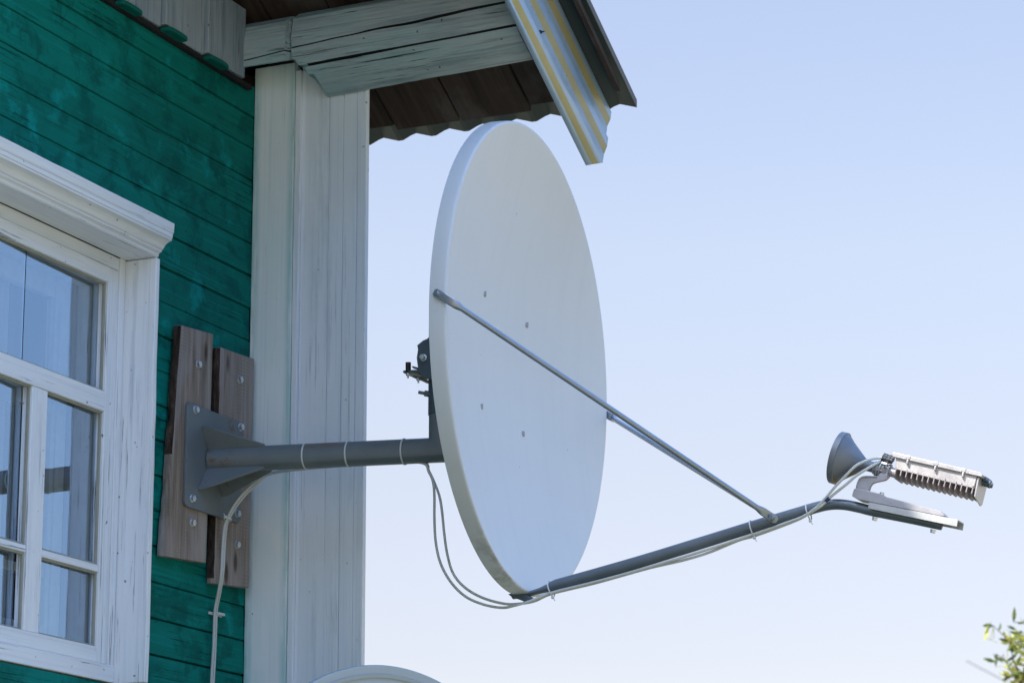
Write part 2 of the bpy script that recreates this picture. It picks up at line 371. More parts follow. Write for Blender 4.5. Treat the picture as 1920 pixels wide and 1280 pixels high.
def glass(name, k):
    t = NT(name)
    tr = t.n('ShaderNodeBsdfTransparent'); tr.inputs[0].default_value = (.95, .97, .98, 1)
    w = t.noise(t.co((3, 3, 2)), 1, 2, .5); nb = t.bump(w, .10, .01)
    gl = t.n('ShaderNodeBsdfGlossy'); gl.inputs['Roughness'].default_value = .0; gl.inputs['Color'].default_value = (.62, .80, 1.0, 1); t.l(nb, gl.inputs['Normal'])  # blue gloss colour adds extra sky tint to the reflection
    fr = t.n('ShaderNodeFresnel'); fr.inputs[0].default_value = 1.52
    f2 = t.math('MULTIPLY', fr.outputs[0], k, True)
    mx = t.n('ShaderNodeMixShader'); t.l(f2, mx.inputs[0]); t.l(tr.outputs[0], mx.inputs[1]); t.l(gl.outputs[0], mx.inputs[2])
    # dried dust film and smears on the pane
    du = t.n('ShaderNodeBsdfDiffuse'); du.inputs[0].default_value = (.6, .62, .62, 1)
    dn = t.noise(t.co((14, 14, 9), (2, 3, 1)), 1, 8, .72)
    df = t.ramp(dn, [(.35, .045), (.62, .075), (.74, .20)])
    m2 = t.n('ShaderNodeMixShader'); t.l(df, m2.inputs[0]); t.l(mx.outputs[0], m2.inputs[1]); t.l(du.outputs[0], m2.inputs[2])
    t.l(m2.outputs[0], t.o.inputs[0]); return t.m
M['glass'] = glass('window_glass', 5.5); M['glass2'] = glass('inner_window_glass', 1.5)
def leafmat():
    t = NT('willow_leaf')
    oi = t.n('ShaderNodeTexNoise'); oi.inputs['Scale'].default_value = 9; t.l(t.tc.outputs['Object'], oi.inputs['Vector'])
    c = t.ramp(oi.outputs['Fac'], [(.40, (.04, .08, .02)), (.5, (.18, .23, .04)), (.60, (.48, .48, .10))])
    p = t.n('ShaderNodeBsdfPrincipled'); t.l(c, p.inputs['Base Color']); p.inputs['Roughness'].default_value = .45
    tr = t.n('ShaderNodeBsdfTranslucent'); t.l(c, tr.inputs[0])
    m = t.n('ShaderNodeMixShader'); m.inputs[0].default_value = .35
    t.l(p.outputs[0], m.inputs[1]); t.l(tr.outputs[0], m.inputs[2]); t.l(m.outputs[0], t.o.inputs[0]); return t.m
M['leaf'] = leafmat()
M['twig'] = plain('twig_bark', (.12, .08, .05), .8)
def groundmat():
    t = NT('meadow_ground')
    a = t.noise(t.co((.35,)*3), 1, 8, .65); b = t.noise(t.co((9,)*3), 1, 6, .7)
    c = t.mix(t.ramp(a, [(.4, 0.0), (.62, 1.0)]), (.11, .115, .06), (.25, .22, .14))
    c = t.mix(t.ramp(b, [(.4, 0.0), (.7, .5)]), c, (.36, .32, .24))
    t.bsdf(c, .9, 0, t.bump(b, .6, .05), .2); return t.m
M['ground'] = groundmat()
M['stone'] = plain('foundation_stone', (.28, .27, .26), .85)

# ------------------------------------------------------------------ ground
bm = bmesh.new()
NG = 60
def gz(x, y): return 0.0 if math.hypot(x, y) < 25 else .6*noise.noise((x*.01, y*.01, 0))*min(1, (math.hypot(x, y)-25)/60)
xs = [math.copysign(abs(i/NG*2-1)**3*1500, i/NG*2-1) for i in range(NG+1)]
vv = [[bm.verts.new((x, y, gz(x, y))) for y in xs] for x in xs]
for i in range(NG):
    for j in range(NG): bm.faces.new((vv[i][j], vv[i+1][j], vv[i+1][j+1], vv[i][j+1]))
g = fin('ground', bm, M['ground']); g['kind'] = 'structure'

# ------------------------------------------------------------------ the log house
SL, YE, ZE = .52, 6.55, 3.98
YR = 2.6; YB = 2*YR - YE
def rz(y): return ZE + SL*(YE - y) if y >= YR else ZE + SL*(YE - (2*YR - y))
CY = 6.10; YW0 = -1.05
house = empty('log_house', (-2.5, 2.6, 0), 'teal boarded log house gable with white window and corner', 'house')

# teal siding, one board at a time in one mesh; opening for the window
WY0, WY1, WZ0, WZ1 = 4.14, 5.50, 2.370, 3.40
PITCH = .0863
ztop = 3.925 + .086
bm = bmesh.new()
def siding(bm, y0, y1, z0, z1, tilt):
    # each board: flat face with eased edges; bottom edge stands a hair proud of the one below
    gp = random.uniform(.0002, .0022); xo = random.uniform(-.0015, .0015)
    prof = [(-.018, z0+gp), (-.003, z0+gp), (.0003+xo+tilt, z0+gp+.0016), (.0+xo, z1-.0028), (-.003, z1-.0008), (-.018, z1-.0008)]
    n = max(2, int((y1-y0)/.12)); cols = []
    for i in range(n+1):
        y = y0 + (y1-y0)*i/n
        w = .0014*noise.noise((y*1.6, z0*37, 1.0)); wz = .0014*noise.noise((y*1.1, z0*23, 9.0))
        cols.append([bm.verts.new((x + w, y, z + wz)) for x, z in prof])
    for i in range(n):
        for k in range(len(prof)-1): bm.faces.new((cols[i][k], cols[i+1][k], cols[i+1][k+1], cols[i][k+1]))
    bm.faces.new(cols[0][::-1]); bm.faces.new(cols[-1])
k = 0; z1 = ztop
while z1 > .35:
    z0 = z1 - PITCH; t_ = random.uniform(.0, .002)
    if z0 < WZ1 - .01 and z1 > WZ0 + .015:
        siding(bm, YW0, WY0, z0, z1, t_); siding(bm, WY1, CY-.001, z0, z1, t_)
    else: siding(bm, YW0, CY-.001, z0, z1, t_)
    z1 = z0; k += 1
fin('siding', bm, M['teal'], house, 30, fix=True)
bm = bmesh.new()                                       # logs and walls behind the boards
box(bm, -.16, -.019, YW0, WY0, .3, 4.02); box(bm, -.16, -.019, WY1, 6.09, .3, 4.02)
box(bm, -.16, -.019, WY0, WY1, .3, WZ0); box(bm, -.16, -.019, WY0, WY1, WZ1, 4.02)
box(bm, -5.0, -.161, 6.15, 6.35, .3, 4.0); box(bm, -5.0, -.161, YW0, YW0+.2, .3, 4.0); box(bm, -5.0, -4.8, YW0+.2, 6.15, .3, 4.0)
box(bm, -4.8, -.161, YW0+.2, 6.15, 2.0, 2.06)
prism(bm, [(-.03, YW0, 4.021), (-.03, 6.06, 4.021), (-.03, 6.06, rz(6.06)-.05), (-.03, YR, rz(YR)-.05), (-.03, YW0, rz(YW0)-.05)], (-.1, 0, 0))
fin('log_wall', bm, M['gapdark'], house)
bm = bmesh.new(); box(bm, -5.1, .03, YW0-.05, 6.5, -.3, .3); fin('foundation', bm, M['stone'], house, bevel=.02)

# gable boards: vertical boards with battens that end in rounded teal tips
bm = bmesh.new()
gy = [6.003, 5.892, 5.785, 5.680, 5.583, 5.483]
edges = [6.003 - i*.106 for i in range(0, 66)]
for i in range(len(edges)-1):
    y1, y0 = edges[i], edges[i+1]
    zb = 3.998 + random.uniform(-.002, .004)
    if i % 2 == 1:                                     # proud board
        x1 = .032 + random.uniform(0, .004)
        prism(bm, [(-.02, y0+.004, zb+.006), (x1, y0+.004, zb+.006), (x1, y1-.002, zb+.006), (-.02, y1-.002, zb+.006)], (0, 0, rz((y0+y1)/2)-.10-zb))
        # rounded tip below
        pts = []; yc = (y0+y1)/2+.003; hw = (y1-y0)/2-.006
        for a in range(0, 9):
            th = math.pi*a/8
            pts.append((x1+.001+.011*math.sin(th)**.6, yc + hw*math.cos(th), zb-.010))
        pts.append((x1-.03, yc-hw, zb-.010)); pts.append((x1-.03, yc+hw, zb-.010))
        if i < 40:
            bn = bmesh.new(); prism(bn, pts, (0, 0, .011)); fin('board_tip', bn, M['tealz'], house, bevel=.003)
    else:
        x1 = .022 + random.uniform(0, .003)
        prism(bm, [(-.02, y0+.0015, zb), (x1, y0+.0015, zb), (x1, y1+.002, zb), (-.02, y1+.002, zb)], (0, 0, rz((y0+y1)/2)-.10-zb))
bg_ = bmesh.new(); box(bg_, .0035, .018, YW0, 6.055, 3.986, 3.9975); fin('gable_gap', bg_, M['gapdark'], house)
fin('gable_boarding', bm, M['gabz'], house, bevel=.0015, bseg=1)

# boxed corner: board square to the wall, then narrow boards wrapping the log ends
ZT = 4.062
bm = bmesh.new()
def board_wob(bm, axis, u0, u1, face, back, z0, z1, seed=0, topfn=None):
    """vertical board with slightly wandering edges. axis 'x': spans x at y=face; axis 'y': spans y at x=face"""
    n = 26; cols = []
    for i in range(n+1):
        z = z0 + (z1-z0)*i/n
        a = .0012*noise.noise((z*2.1, seed, 3)); b = .0012*noise.noise((z*1.7, seed+5, 8)); c = .0015*noise.noise((z*1.3, seed+2, 4))
        P = [(u0+a, face+c), (u1+b, face+c), (u1+b, back), (u0+a, back)]
        cols.append([bm.verts.new((p[0], p[1], z) if axis == 'x' else (p[1], p[0], z)) for p in P])
    for i in range(n):
        for k in range(4): bm.faces.new((cols[i][k], cols[i][(k+1)%4], cols[i+1][(k+1)%4], cols[i+1][k]))
    bm.faces.new(cols[0]); bm.faces.new(cols[-1][::-1])
board_wob(bm, 'x', .001, .1195, CY, CY+.02, .1, ZT, 1)
fin('corner_side_board', bm, M['colz'], house, bevel=.0012, bseg=1)
bm = bmesh.new()
xe = [.1375] + [on(q, 600, 1, 6.112)[0] for q in (613, 640, 666, 684)]
for i in range(4):
    board_wob(bm, 'x', xe[i]+(.0008 if i else .0004), xe[i+1]-.0006, 6.112+random.uniform(-.0008, .0008), 6.130, .1, 4.10, 11+i)
board_wob(bm, 'x', .1212, .1372, 6.1035, 6.129, .1, 4.04, 31)
fin('corner_front_boards', bm, M['colz2'], house, bevel=.0012, bseg=1)
bm = bmesh.new(); box(bm, -.1, .118, 6.131, 6.49, .1, 4.0); box(bm, -.1, -.02, 6.091, 6.12, .1, 4.0)
box(bm, -.1,.119, 6.491, 6.504, .1, 4.0)
fin('corner_log_ends', bm, M['gapdark'], house)

# protruding top log (purlin) with the notch near the wall and long drying cracks
def logsec(x, j):
    rise = .03*(x-.16); s = 1.0
    base = [(6.30, 4.035), (6.22, 4.008), (6.108, 3.954), (6.024, 3.991), (6.004, 4.0072)]
    up = [(6.028, 4.0086), (5.997, 4.0100), (5.993, 4.027), (5.992, 4.047), (5.991, 4.058), (5.991, 4.067), (5.991, 4.092), (5.993, 4.122), (5.999, 4.142), (6.03, 4.165), (6.14, 4.155), (6.32, 4.06)]
    P = base + up; out = []
    for i, (y, z) in enumerate(P):
        a = noise.noise((x*2.2, i*1.7, 3.3))*.0035 + noise.noise((x*9, i*2.3, 1.3))*.0012
        out.append([y + a, z + a*.6])
    zc = .006*noise.noise((x*2.6, 4.4, 0)) + .003*noise.noise((x*11, 2.2, 0)) + .026*(x-.16)
    for i in (8, 9, 10): out[i][1] += zc
    d = .016*min(1, max(0, noise.noise((x*3.1, 7.7, 0))*1.5+.75))
    out[9][0] += d; cw = .0009 + .0020*max(0, .5+1.4*noise.noise((x*4.2, 5.5, 2)))
    out[8][1] = out[9][1] - cw; out[10][1] = out[9][1] + cw
    for o in out: o[1] += rise if o[1] < 4.13 else rise*.5
    # second drying crack just above the chamfer
    out[5][0] += .003*noise.noise((x*5, 1.1, 3)); dw = .004*noise.noise((x*3.3, 6.1, 0))
    for i in (4, 5, 6): out[i][1] += dw
    cw2 = .0022*max(0, .3+1.6*noise.noise((x*5.1, 3.5, 8))); out[4][1] -= cw2*.5; out[6][1] += cw2*.5
    if .143 < x < .1672:
        m = (x-.143)/.017 if x < .160 else (.1672-x)/.0072
        for o in out:
            if o[0] < 6.1: o[0] += .030*min(1, m)
    zm = 4.030 if x < .168 else 4.030 - .090*((x-.168)/.055)**1.2
    if x < .223:
        for i_, o in enumerate(out):
            zz = zm + .40*max(0, o[0]-5.998)*max(0, min(1, (.205-x)/.04))
            if o[0] < 6.32 and o[1] < zz: o[1] = zz + (o[1]-3.95)*.02
    if x < .15:
        for o in out:
            if o[0] < 6.1: o[0] += .006
    return out
bm = bmesh.new()
xs_ = [-.02, 0, .03, .06, .09, .12, .138, .1432, .148, .153, .160, .164, .1673, .172, .178, .185, .192, .200, .208, .216, .224] + [.235 + .0117*i for i in range(49)]
rings = [[bm.verts.new((x, p[0], p[1])) for p in logsec(x, j)] for j, x in enumerate(xs_)]
nn = len(rings[0])
for i in range(len(rings)-1):
    for k in range(nn):
        f = bm.faces.new((rings[i][k], rings[i][(k+1)%nn], rings[i+1][(k+1)%nn], rings[i+1][k]))
        if k in (8, 9, 5) and (xs_[i] > .2 or k != 5): f.material_index = 1
bm.faces.new(rings[0][::-1]); bm.faces.new(rings[-1])
fin('roof_log', bm, [M['logx'], M['gapdark']], house, 28)

# roof: soffit planks, corrugated sheet, rake trim -------------------------------------------------
XR = .905; XB = .83
roofp = []
bm = bmesh.new()
def quadstrip_slope(bm, x0, x1, ya, yb, dz0, dz1):
    P = [(x0, ya, rz(ya)+dz0), (x1, ya, rz(ya)+dz0), (x1, yb, rz(yb)+dz0), (x0, yb, rz(yb)+dz0)]
    prism(bm, P, (0, 0, dz1-dz0))
x = XB - .012
widths = []
while x > -.02:
    w = random.uniform(.175, .215)
    dz = random.uniform(-.046, -.037); a = YE - random.uniform(.070, .088)
    quadstrip_slope(bm, x-w+.006, x, a, YR, dz, -.020); x -= w
for (a, b) in ((YR, YB+.06),): quadstrip_slope(bm, -.02, XB-.012, b, YR, -.05, -.02)
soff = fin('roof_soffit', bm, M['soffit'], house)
bm = bmesh.new()
def prof_x(u):
    p = u % .10
    for (a, b, z0, z1) in ((0, .046, 0, 0), (.046, .062, 0, .015), (.062, .086, .015, .015), (.086, .10, .015, 0)):
        if p <= b + 1e-9: return z0 + (z1-z0)*(p-a)/(b-a)
    return 0
us = []
u = 0.0
while u < 5.9:
    for q in (0, .046, .062, .086): us.append(u+q)
    u += .1
us = [q for q in us if XR - q > -5.1]
rows = []
for y in (YE, YR, YB):
    rows.append([bm.verts.new((XR - q, y, rz(y) - .012 + prof_x(q + .028))) for q in us])
for i in range(2):
    for k in range(len(us)-1): bm.faces.new((rows[i][k], rows[i][k+1], rows[i+1][k+1], rows[i+1][k]))
rs = fin('roof_sheet', bm, M['roof'], house, 15)
sm = rs.modifiers.new('thick', 'SOLIDIFY'); sm.thickness = .0012; sm.offset = 0
# turned-down edge of the sheet on the rake
bm = bmesh.new()
prism(bm, [(XR+.0012, YE, rz(YE)-.014), (XR+.0012, YR, rz(YR)-.014), (XR+.0012, YR, rz(YR)+.008), (XR+.0012, YE, rz(YE)+.008)], (.0015, 0, 0))
fin('roof_edge_trim', bm, M['edge'], house)
# corrugated rake trim
rd = Vector((0, 1, -SL)).normalized(); pd = Vector((0, SL, 1)).normalized()   # along rake (down), across (up)
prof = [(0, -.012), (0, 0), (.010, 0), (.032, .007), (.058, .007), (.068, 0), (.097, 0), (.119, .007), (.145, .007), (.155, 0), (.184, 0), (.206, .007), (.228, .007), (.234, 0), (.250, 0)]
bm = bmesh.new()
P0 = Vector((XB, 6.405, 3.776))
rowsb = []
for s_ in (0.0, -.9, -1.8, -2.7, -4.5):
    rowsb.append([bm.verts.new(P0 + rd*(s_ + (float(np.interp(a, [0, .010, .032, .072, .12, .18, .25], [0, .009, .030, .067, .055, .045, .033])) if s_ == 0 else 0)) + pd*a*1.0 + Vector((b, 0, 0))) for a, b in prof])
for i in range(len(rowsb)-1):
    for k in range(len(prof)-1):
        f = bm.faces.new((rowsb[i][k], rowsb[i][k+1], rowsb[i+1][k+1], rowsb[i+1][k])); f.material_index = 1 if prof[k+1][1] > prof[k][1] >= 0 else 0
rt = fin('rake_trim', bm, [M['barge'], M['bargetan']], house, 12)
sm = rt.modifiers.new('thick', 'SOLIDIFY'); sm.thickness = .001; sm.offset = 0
bm = bmesh.new(); c = onp(1011, 61, (XB+.001, 0, 0), Vector((1,0,0))); hexbolt(bm, c, (1, 0, 0), .005, .005); tube(bm, [c, c + Vector((.014, 0, 0))], .0022, 8)
fin('screw', bm, M['blk'], rt)
bm = bmesh.new()
prism(bm, [(XB-.010, YE-.03, rz(YE-.03)-.062), (XB-.010, YR, rz(YR)-.062), (XB-.010, YR, rz(YR)-.21), (XB-.010, YE-.12, rz(YE-.12)-.21)], (-.025, 0, 0))
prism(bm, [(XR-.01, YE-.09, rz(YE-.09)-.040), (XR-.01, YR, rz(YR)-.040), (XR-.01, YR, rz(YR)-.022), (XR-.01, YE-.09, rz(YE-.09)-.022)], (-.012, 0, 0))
fin('rake_board', bm, M['soffit'], house)

# window -------------------------------------------------------------------------------------------
win = empty('window_group', (0, 4.8, 2.37), '', '')
for kk in ('label', 'category'): del win[kk]
win.name = 'window'; win.parent = house; win.matrix_parent_inverse = Matrix.Translation(-Vector(house.location))
def wfin(name, bm, mat, **kw):
    o = fin(name, bm, mat, None, **kw); o.parent = win
    o.matrix_parent_inverse = Matrix.Translation(-Vector(win.location)); return o
yc_ = 4.8405   # centre line: panes mirror about it
def mir(y): return 2*yc_ - y
# jamb and head
bm = bmesh.new()
for (a, b) in ((5.4635, 5.487), (mir(5.487), mir(5.4635))): box(bm, -.14, .001, a, b, 2.40, 3.381)
for (a, b) in ((5.418, 5.4625), (mir(5.4625), mir(5.418))): box(bm, -.03, -.0025, a, b, 2.4125, 3.3475)
for (a, b) in ((4.805, 4.876),): box(bm, -.0305, -.0025, a, b, 2.4485, 3.3085)
for (a, b) in ((5.118, 5.180), (mir(5.180), mir(5.118))): box(bm, -.03, -.0035, a, b, 2.4485, 2.9975)
wfin('window_frame', bm, M['winz'], bevel=.0018)
bm = bmesh.new()
box(bm, -.14, -.0012, mir(5.4625), 5.4625, 3.3485, 3.3795)
box(bm, -.03, -.0005, mir(5.418), 5.4175, 3.309, 3.3475)
for (a, b) in ((4.8765, 5.4175), (mir(5.4175), 4.8045)): box(bm, -.03, -.0018, a, b, 2.998, 3.046)
for (a, b) in ((5.1805, 5.4175), (4.8765, 5.1175), (mir(5.4175), mir(5.1805)), (mir(5.1175), 4.8045)):
    box(bm, -.026, -.0045, a, b, 2.620, 2.6365)
box(bm, -.03, -.0012, mir(5.4175), 5.4175, 2.412, 2.448)
box(bm, -.03, .0035, mir(5.487), 5.487, 2.372, 2.4115)
wfin('window_rail', bm, M['winy'], bevel=.0018)
# putty fillets and panes
bm = bmesh.new(); pn = bmesh.new()
cols_ = [(5.180, 5.418), (4.876, 5.118), (mir(5.118), 4.805), (mir(5.418), mir(5.180))]
panes = [(a, b, 2.6365, 2.998) for a, b in cols_] + [(a, b, 2.448, 2.620) for a, b in cols_] + [(4.876, 5.418, 3.046, 3.309), (mir(5.418), 4.805, 3.046, 3.309)]
for (a, b, c_, d_) in panes:
    w = .005
    box(bm, -.0165, -.009, a, a+w, c_, d_); box(bm, -.0165, -.009, b-w, b, c_, d_)
    box(bm, -.0165, -.0095, a+w, b-w, c_, c_+w); box(bm, -.0165, -.0085, a+w, b-w, d_-w, d_)
wfin('putty', bm, M['putty'], bevel=.0015)
glassed = []
for i, (a, b, c_, d_) in enumerate(panes):
    p = bmesh.new()
    if d_ > 3.2:                                       # two sheets that overlap in the top light
        s_ = on(47, 560, 0, -.019)[1] if a > 4.8 else 4.6
        x0 = -.0185
        p.faces.new([p.verts.new(q) for q in ((x0+.006, a, c_), (x0-.0025, s_, c_), (x0-.0025, s_, d_), (x0+.006, a, d_))])
        p.faces.new([p.verts.new(q) for q in ((x0-.004, s_-.006, c_), (x0-.0115, b, c_), (x0-.0115, b, d_), (x0-.004, s_-.006, d_))])
    else:
        x0 = -.0185 + random.uniform(-.0005, .0005); tl = (-.0046 if a > 5.1 else -.0140) + random.uniform(-.0008, .0008)
        p.faces.new([p.verts.new(q) for q in ((x0, a, c_), (x0+tl, b, c_), (x0+tl, b, d_), (x0, a, d_))])
    wfin('pane', p, M['glass'], fix=False)
bm = bmesh.new(); s_ = on(47, 560, 0, -.019)[1]
box(bm, -.0210, -.0200, s_-.0006, s_+.0006, 3.05, 3.305); wfin('glass_joint', bm, M['gapdark'])
# side casings: boards set square to the wall, sill and cornice
for (a, b) in ((5.488, 5.505), (mir(5.505), mir(5.488))):
    bm = bmesh.new(); n = 24; cl = []
    for i in range(n+1):
        z = 2.37 + (3.379-2.37)*i/n; w1 = .0012*noise.noise((z*9, a, 0)); w2 = .0015*noise.noise((z*14, a, 5))
        cl.append([bm.verts.new(q) for q in ((-.018, a, z), (.0845+w2, a+w1*.3, z), (.0845+w2, b+w1, z), (-.018, b, z))])
    for i in range(n):
        for k in range(4): bm.faces.new((cl[i][k], cl[i][(k+1)%4], cl[i+1][(k+1)%4], cl[i+1][k]))
    bm.faces.new(cl[0]); bm.faces.new(cl[-1][::-1])
    wfin('side_casing', bm, M['winz'], bevel=.002)
bm = bmesh.new()
pr = [(.0, 3.381), (.082, 3.381), (.0855, 3.384), (.0855, 3.389), (.089, 3.392), (.093, 3.393), (.093, 3.397), (.0965, 3.399), (.100, 3.404), (.102, 3.408), (.108, 3.4135),
      (.116, 3.4165), (.120, 3.418), (.120, 3.4225), (.1225, 3.424), (.1225, 3.434), (.124, 3.435), (.1255, 3.4385), (.127, 3.459), (.119, 3.463), (.0, 3.472)]
n = 40; y0_, y1_ = 4.08, 5.4965; cl = []
for i in range(n+1):
    y = y0_ + (y1_-y0_)*i/n
    cl.append([bm.verts.new((x + (.0006*noise.noise((y*17, j, 0)) if x > .01 else 0), y, z + .0008*noise.noise((y*8, j*3, 4)))) for j, (x, z) in enumerate(pr)])
for i in range(n):
    for k in range(len(pr)): bm.faces.new((cl[i][k], cl[i][(k+1)%len(pr)], cl[i+1][(k+1)%len(pr)], cl[i+1][k]))
bm.faces.new(cl[0]); bm.faces.new(cl[-1][::-1])
wfin('cornice', bm, M['winy'], ang=20)
# reveal between outer and inner sashes
bm = bmesh.new()
box(bm, -.155, -.031, 5.421, 5.462, 2.44, 3.31); box(bm, -.155, -.031, mir(5.462), mir(5.421), 2.44, 3.31)
box(bm, -.155, -.031, mir(5.421), 5.4205, 3.312, 3.345); box(bm, -.155, -.031, mir(5.421), 5.4205, 2.41, 2.445)
wfin('reveal', bm, M['reveal'])
bm = bmesh.new()
box(bm, -.096, -.086, 5.3995, 5.4205, 2.446, 3.311); wfin('brown_strip', bm, M['strip'])  # red-brown strip between the reveal and the inner sash
bm = bmesh.new()
for (a, b) in ((5.338, 5.398), (4.81, 4.87), (mir(5.398), mir(5.338))): box(bm, -.120, -.095, a, b, 2.446, 3.311)
for (a, b) in ((5.352, 5.368), (4.834, 4.85)): box(bm, -.095, -.089, a, b, 2.47, 3.25)
for (a, b) in ((4.871, 5.337), (mir(5.337), 4.809)):
    box(bm, -.119, -.096, a, b, 3.262, 3.311); box(bm, -.119, -.096, a, b, 2.446, 2.49); box(bm, -.119, -.096, a, b, 2.985, 3.03)
    box(bm, -.118, -.100, a, b, 2.60, 2.622)
for (a, b) in ((5.09, 5.125), (mir(5.125), mir(5.09))): box(bm, -.118, -.096, a, b, 2.49, 2.984)
wfin('inner_sash', bm, M['inner'], bevel=.002)
for (a, b) in ((4.871, 5.337), (mir(5.337), 4.809)):
    p = bmesh.new(); p.faces.new([p.verts.new(q) for q in ((-.108, a, 2.49), (-.108, b, 2.49), (-.108, b, 3.262), (-.108, a, 3.262))])
    wfin('inner_pane', p, M['glass2'], fix=False)
# room beyond: floor above, walls are the house's; lace curtains hang behind the inner sash
def curtain_mesh(y0, y1, z0, z1, x0, amp, k):
    bm = bmesh.new(); n = 70; mz = 14; rows = []
    for j in range(mz+1):
        z = z0 + (z1-z0)*j/mz; r = []
        for i in range(n+1):
            u = i/n; y = y0 + (y1-y0)*u
            r.append(bm.verts.new((x0 + amp*math.sin(u*k + .5*math.sin(z*3+u*4)) + amp*.4*math.sin(u*k*2.3+1), y, z)))
        rows.append(r)
    for j in range(mz):
        for i in range(n): bm.faces.new((rows[j][i], rows[j][i+1], rows[j+1][i+1], rows[j+1][i]))
    return bm
tag(fin('curtain', curtain_mesh(4.88, 5.20, 2.40, 3.36, -.138, .009, 46), M['curtain'], fix=False), 'white gathered curtain hanging inside the house window, nearer the corner', 'curtain', 'curtains inside the window')
tag(fin('curtain', curtain_mesh(4.25, 4.60, 2.40, 3.36, -.24, .012, 46), M['curtain'], fix=False), 'white gathered curtain inside the window at its far left end', 'curtain', 'curtains inside the window')

# ------------------------------------------------------------------ wall bracket of the dish
PX = .027; X1 = Vector((1, 0, 0))
brk = empty('wall_bracket', (.03, 5.85, 2.95), 'grey steel pipe bracket bolted over two weathered planks on teal wall', 'bracket')
def plank_mesh(c4, x0, x1, seed):
    """c4 = front face corners TL TR BR BL as (y,z); waney bark edge on the left"""
    bm = bmesh.new(); (tl, tr, br, bl) = c4; n = 46; cl = []
    for i in range(n+1):
        t = i/n
        yl = bl[0]+(tl[0]-bl[0])*t; zl = bl[1]+(tl[1]-bl[1])*t; yr = br[0]+(tr[0]-br[0])*t; zr = br[1]+(tr[1]-br[1])*t
        a = .006*noise.noise((t*7, seed, 0)) + .003*noise.noise((t*23, seed, 2)); b = .0012*noise.noise((t*9, seed, 5))
        bk = -.0035 + .005*noise.noise((t*5, seed, 7)) + .003*noise.noise((t*19, seed, 9))
        cl.append([bm.verts.new(q) for q in ((x0, yl+bk, zl), (x0+(x1-x0)*.45, yl+bk*.9-.002+.004*noise.noise((t*31, seed, 1)), zl), (x1, yl+a*.5, zl), (x1, yr+b, zr), (x0, yr+b, zr))])
    for i in range(n):
        for k in range(5):
            f = bm.faces.new((cl[i][k], cl[i][(k+1)%5], cl[i+1][(k+1)%5], cl[i+1][k]))
            if k in (0, 1) and i > n*(.42 if seed < 3 else .0): f.material_index = 1
    bm.faces.new(cl[0]); bm.faces.new(cl[-1][::-1]); return bm
fin('backing_plank', plank_mesh(((5.710, 3.270), (5.865, 3.283), (5.856, 2.704), (5.662, 2.692)), .006, PX, 1.3), [M['plank'], M['bark']], brk, 30, bevel=.0012, bseg=1)
fin('backing_plank', plank_mesh(((5.905, 3.258), (6.079, 3.265), (6.073, 2.673), (5.899, 2.660)), .006, PX, 6.1), [M['plank'], M['bark']], brk, 30, bevel=.0012, bseg=1)
# plate with rounded corners
def rrect(y0, y1, z0, z1, r, k=5):
    P = []
    for (cy, cz, a0) in ((y1-r, z1-r, 0), (y0+r, z1-r, 90), (y0+r, z0+r, 180), (y1-r, z0+r, 270)):
        for i in range(k+1): P.append((cy + r*math.cos(R(a0+90*i/k)), cz + r*math.sin(R(a0+90*i/k))))
    return P
bm = bmesh.new()
prism(bm, [(PX+.0005, y, z) for y, z in rrect(5.734, 6.007, 2.825, 3.083, .014)], (.008, 0, 0))
fin('wall_plate', bm, M['grey'], brk, bevel=.0012)
XP = PX + .0085
pc = on(393, 865, 0, XP); py_, pz_ = 5.853, 2.958
A = Vector((XP, py_, pz_)); B = on(820, 843.5, 1, 5.93); 
Bd = (B-A); pd_ = Bd.normalized()
RP = .0305
bm = bmesh.new()
corner = on(827, 843, 1, 5.93)
corner = A + pd_*((corner-A).dot(pd_))
up = Vector((.006, 0, 1)).normalized()
# bracket pipe with a mitred joint to the short upright
n = 36; dd, a_, b_ = frame_of(pd_); r0 = []; r1 = []
mn = (pd_ + up).normalized() if False else (pd_ - up).normalized()
mit_n = (up - pd_).normalized()     # mitre plane normal
for k_ in range(n):
    o_ = (a_*math.cos(2*math.pi*k_/n) + b_*math.sin(2*math.pi*k_/n))*RP
    p = A + o_; r0.append(bm.verts.new(p))
    nrm = (pd_ + up).normalized()
    t_ = (corner - p).dot(nrm)/pd_.dot(nrm); q = p + pd_*t_; r1.append(bm.verts.new(q))
r2 = [bm.verts.new(v.co + up*((corner + up*.085 - v.co).dot(up))) for v in r1]
for k_ in range(n):
    bm.faces.new((r0[k_], r0[(k_+1)%n], r1[(k_+1)%n], r1[k_])); bm.faces.new((r1[k_], r1[(k_+1)%n], r2[(k_+1)%n], r2[k_]))
bm.faces.new(r0); bm.faces.new(r2[::-1])
fin('pipe', bm, M['pipe'], brk, 40)
# gussets towards the plate's corners
for sy, sz, pe in ((-1, 1, (379, 800)), (-1, -1, (371, 918)), (1, 1, None), (1, -1, (428, 936))):
    rdir = Vector((0, sy, sz)).normalized()
    if pe: 
        e = on(pe[0], pe[1], 0, XP); rr_ = Vector((0, e.y-py_, e.z-pz_)); L = rr_.length; rdir = rr_.normalized()
    else: L = .095
    if sy == 1 and sz == -1: L = .100; rdir = Vector((0, .62, -.78)).normalized()
    pside = A + rdir*(RP-.003); tip = A + rdir*L
    ptop = A + pd_*.150 + rdir*(RP-.001)
    perp = rdir.cross(X1).normalized()*.0055
    bm = bmesh.new()
    # concave weld edge
    pts = [pside, tip, tip + X1*.014, A + pd_*.150 + rdir*(RP+.006), ptop]
    prism(bm, [p - perp*.5 for p in pts], perp)
    fin('gusset', bm, M['pipe'], brk, bevel=.001)
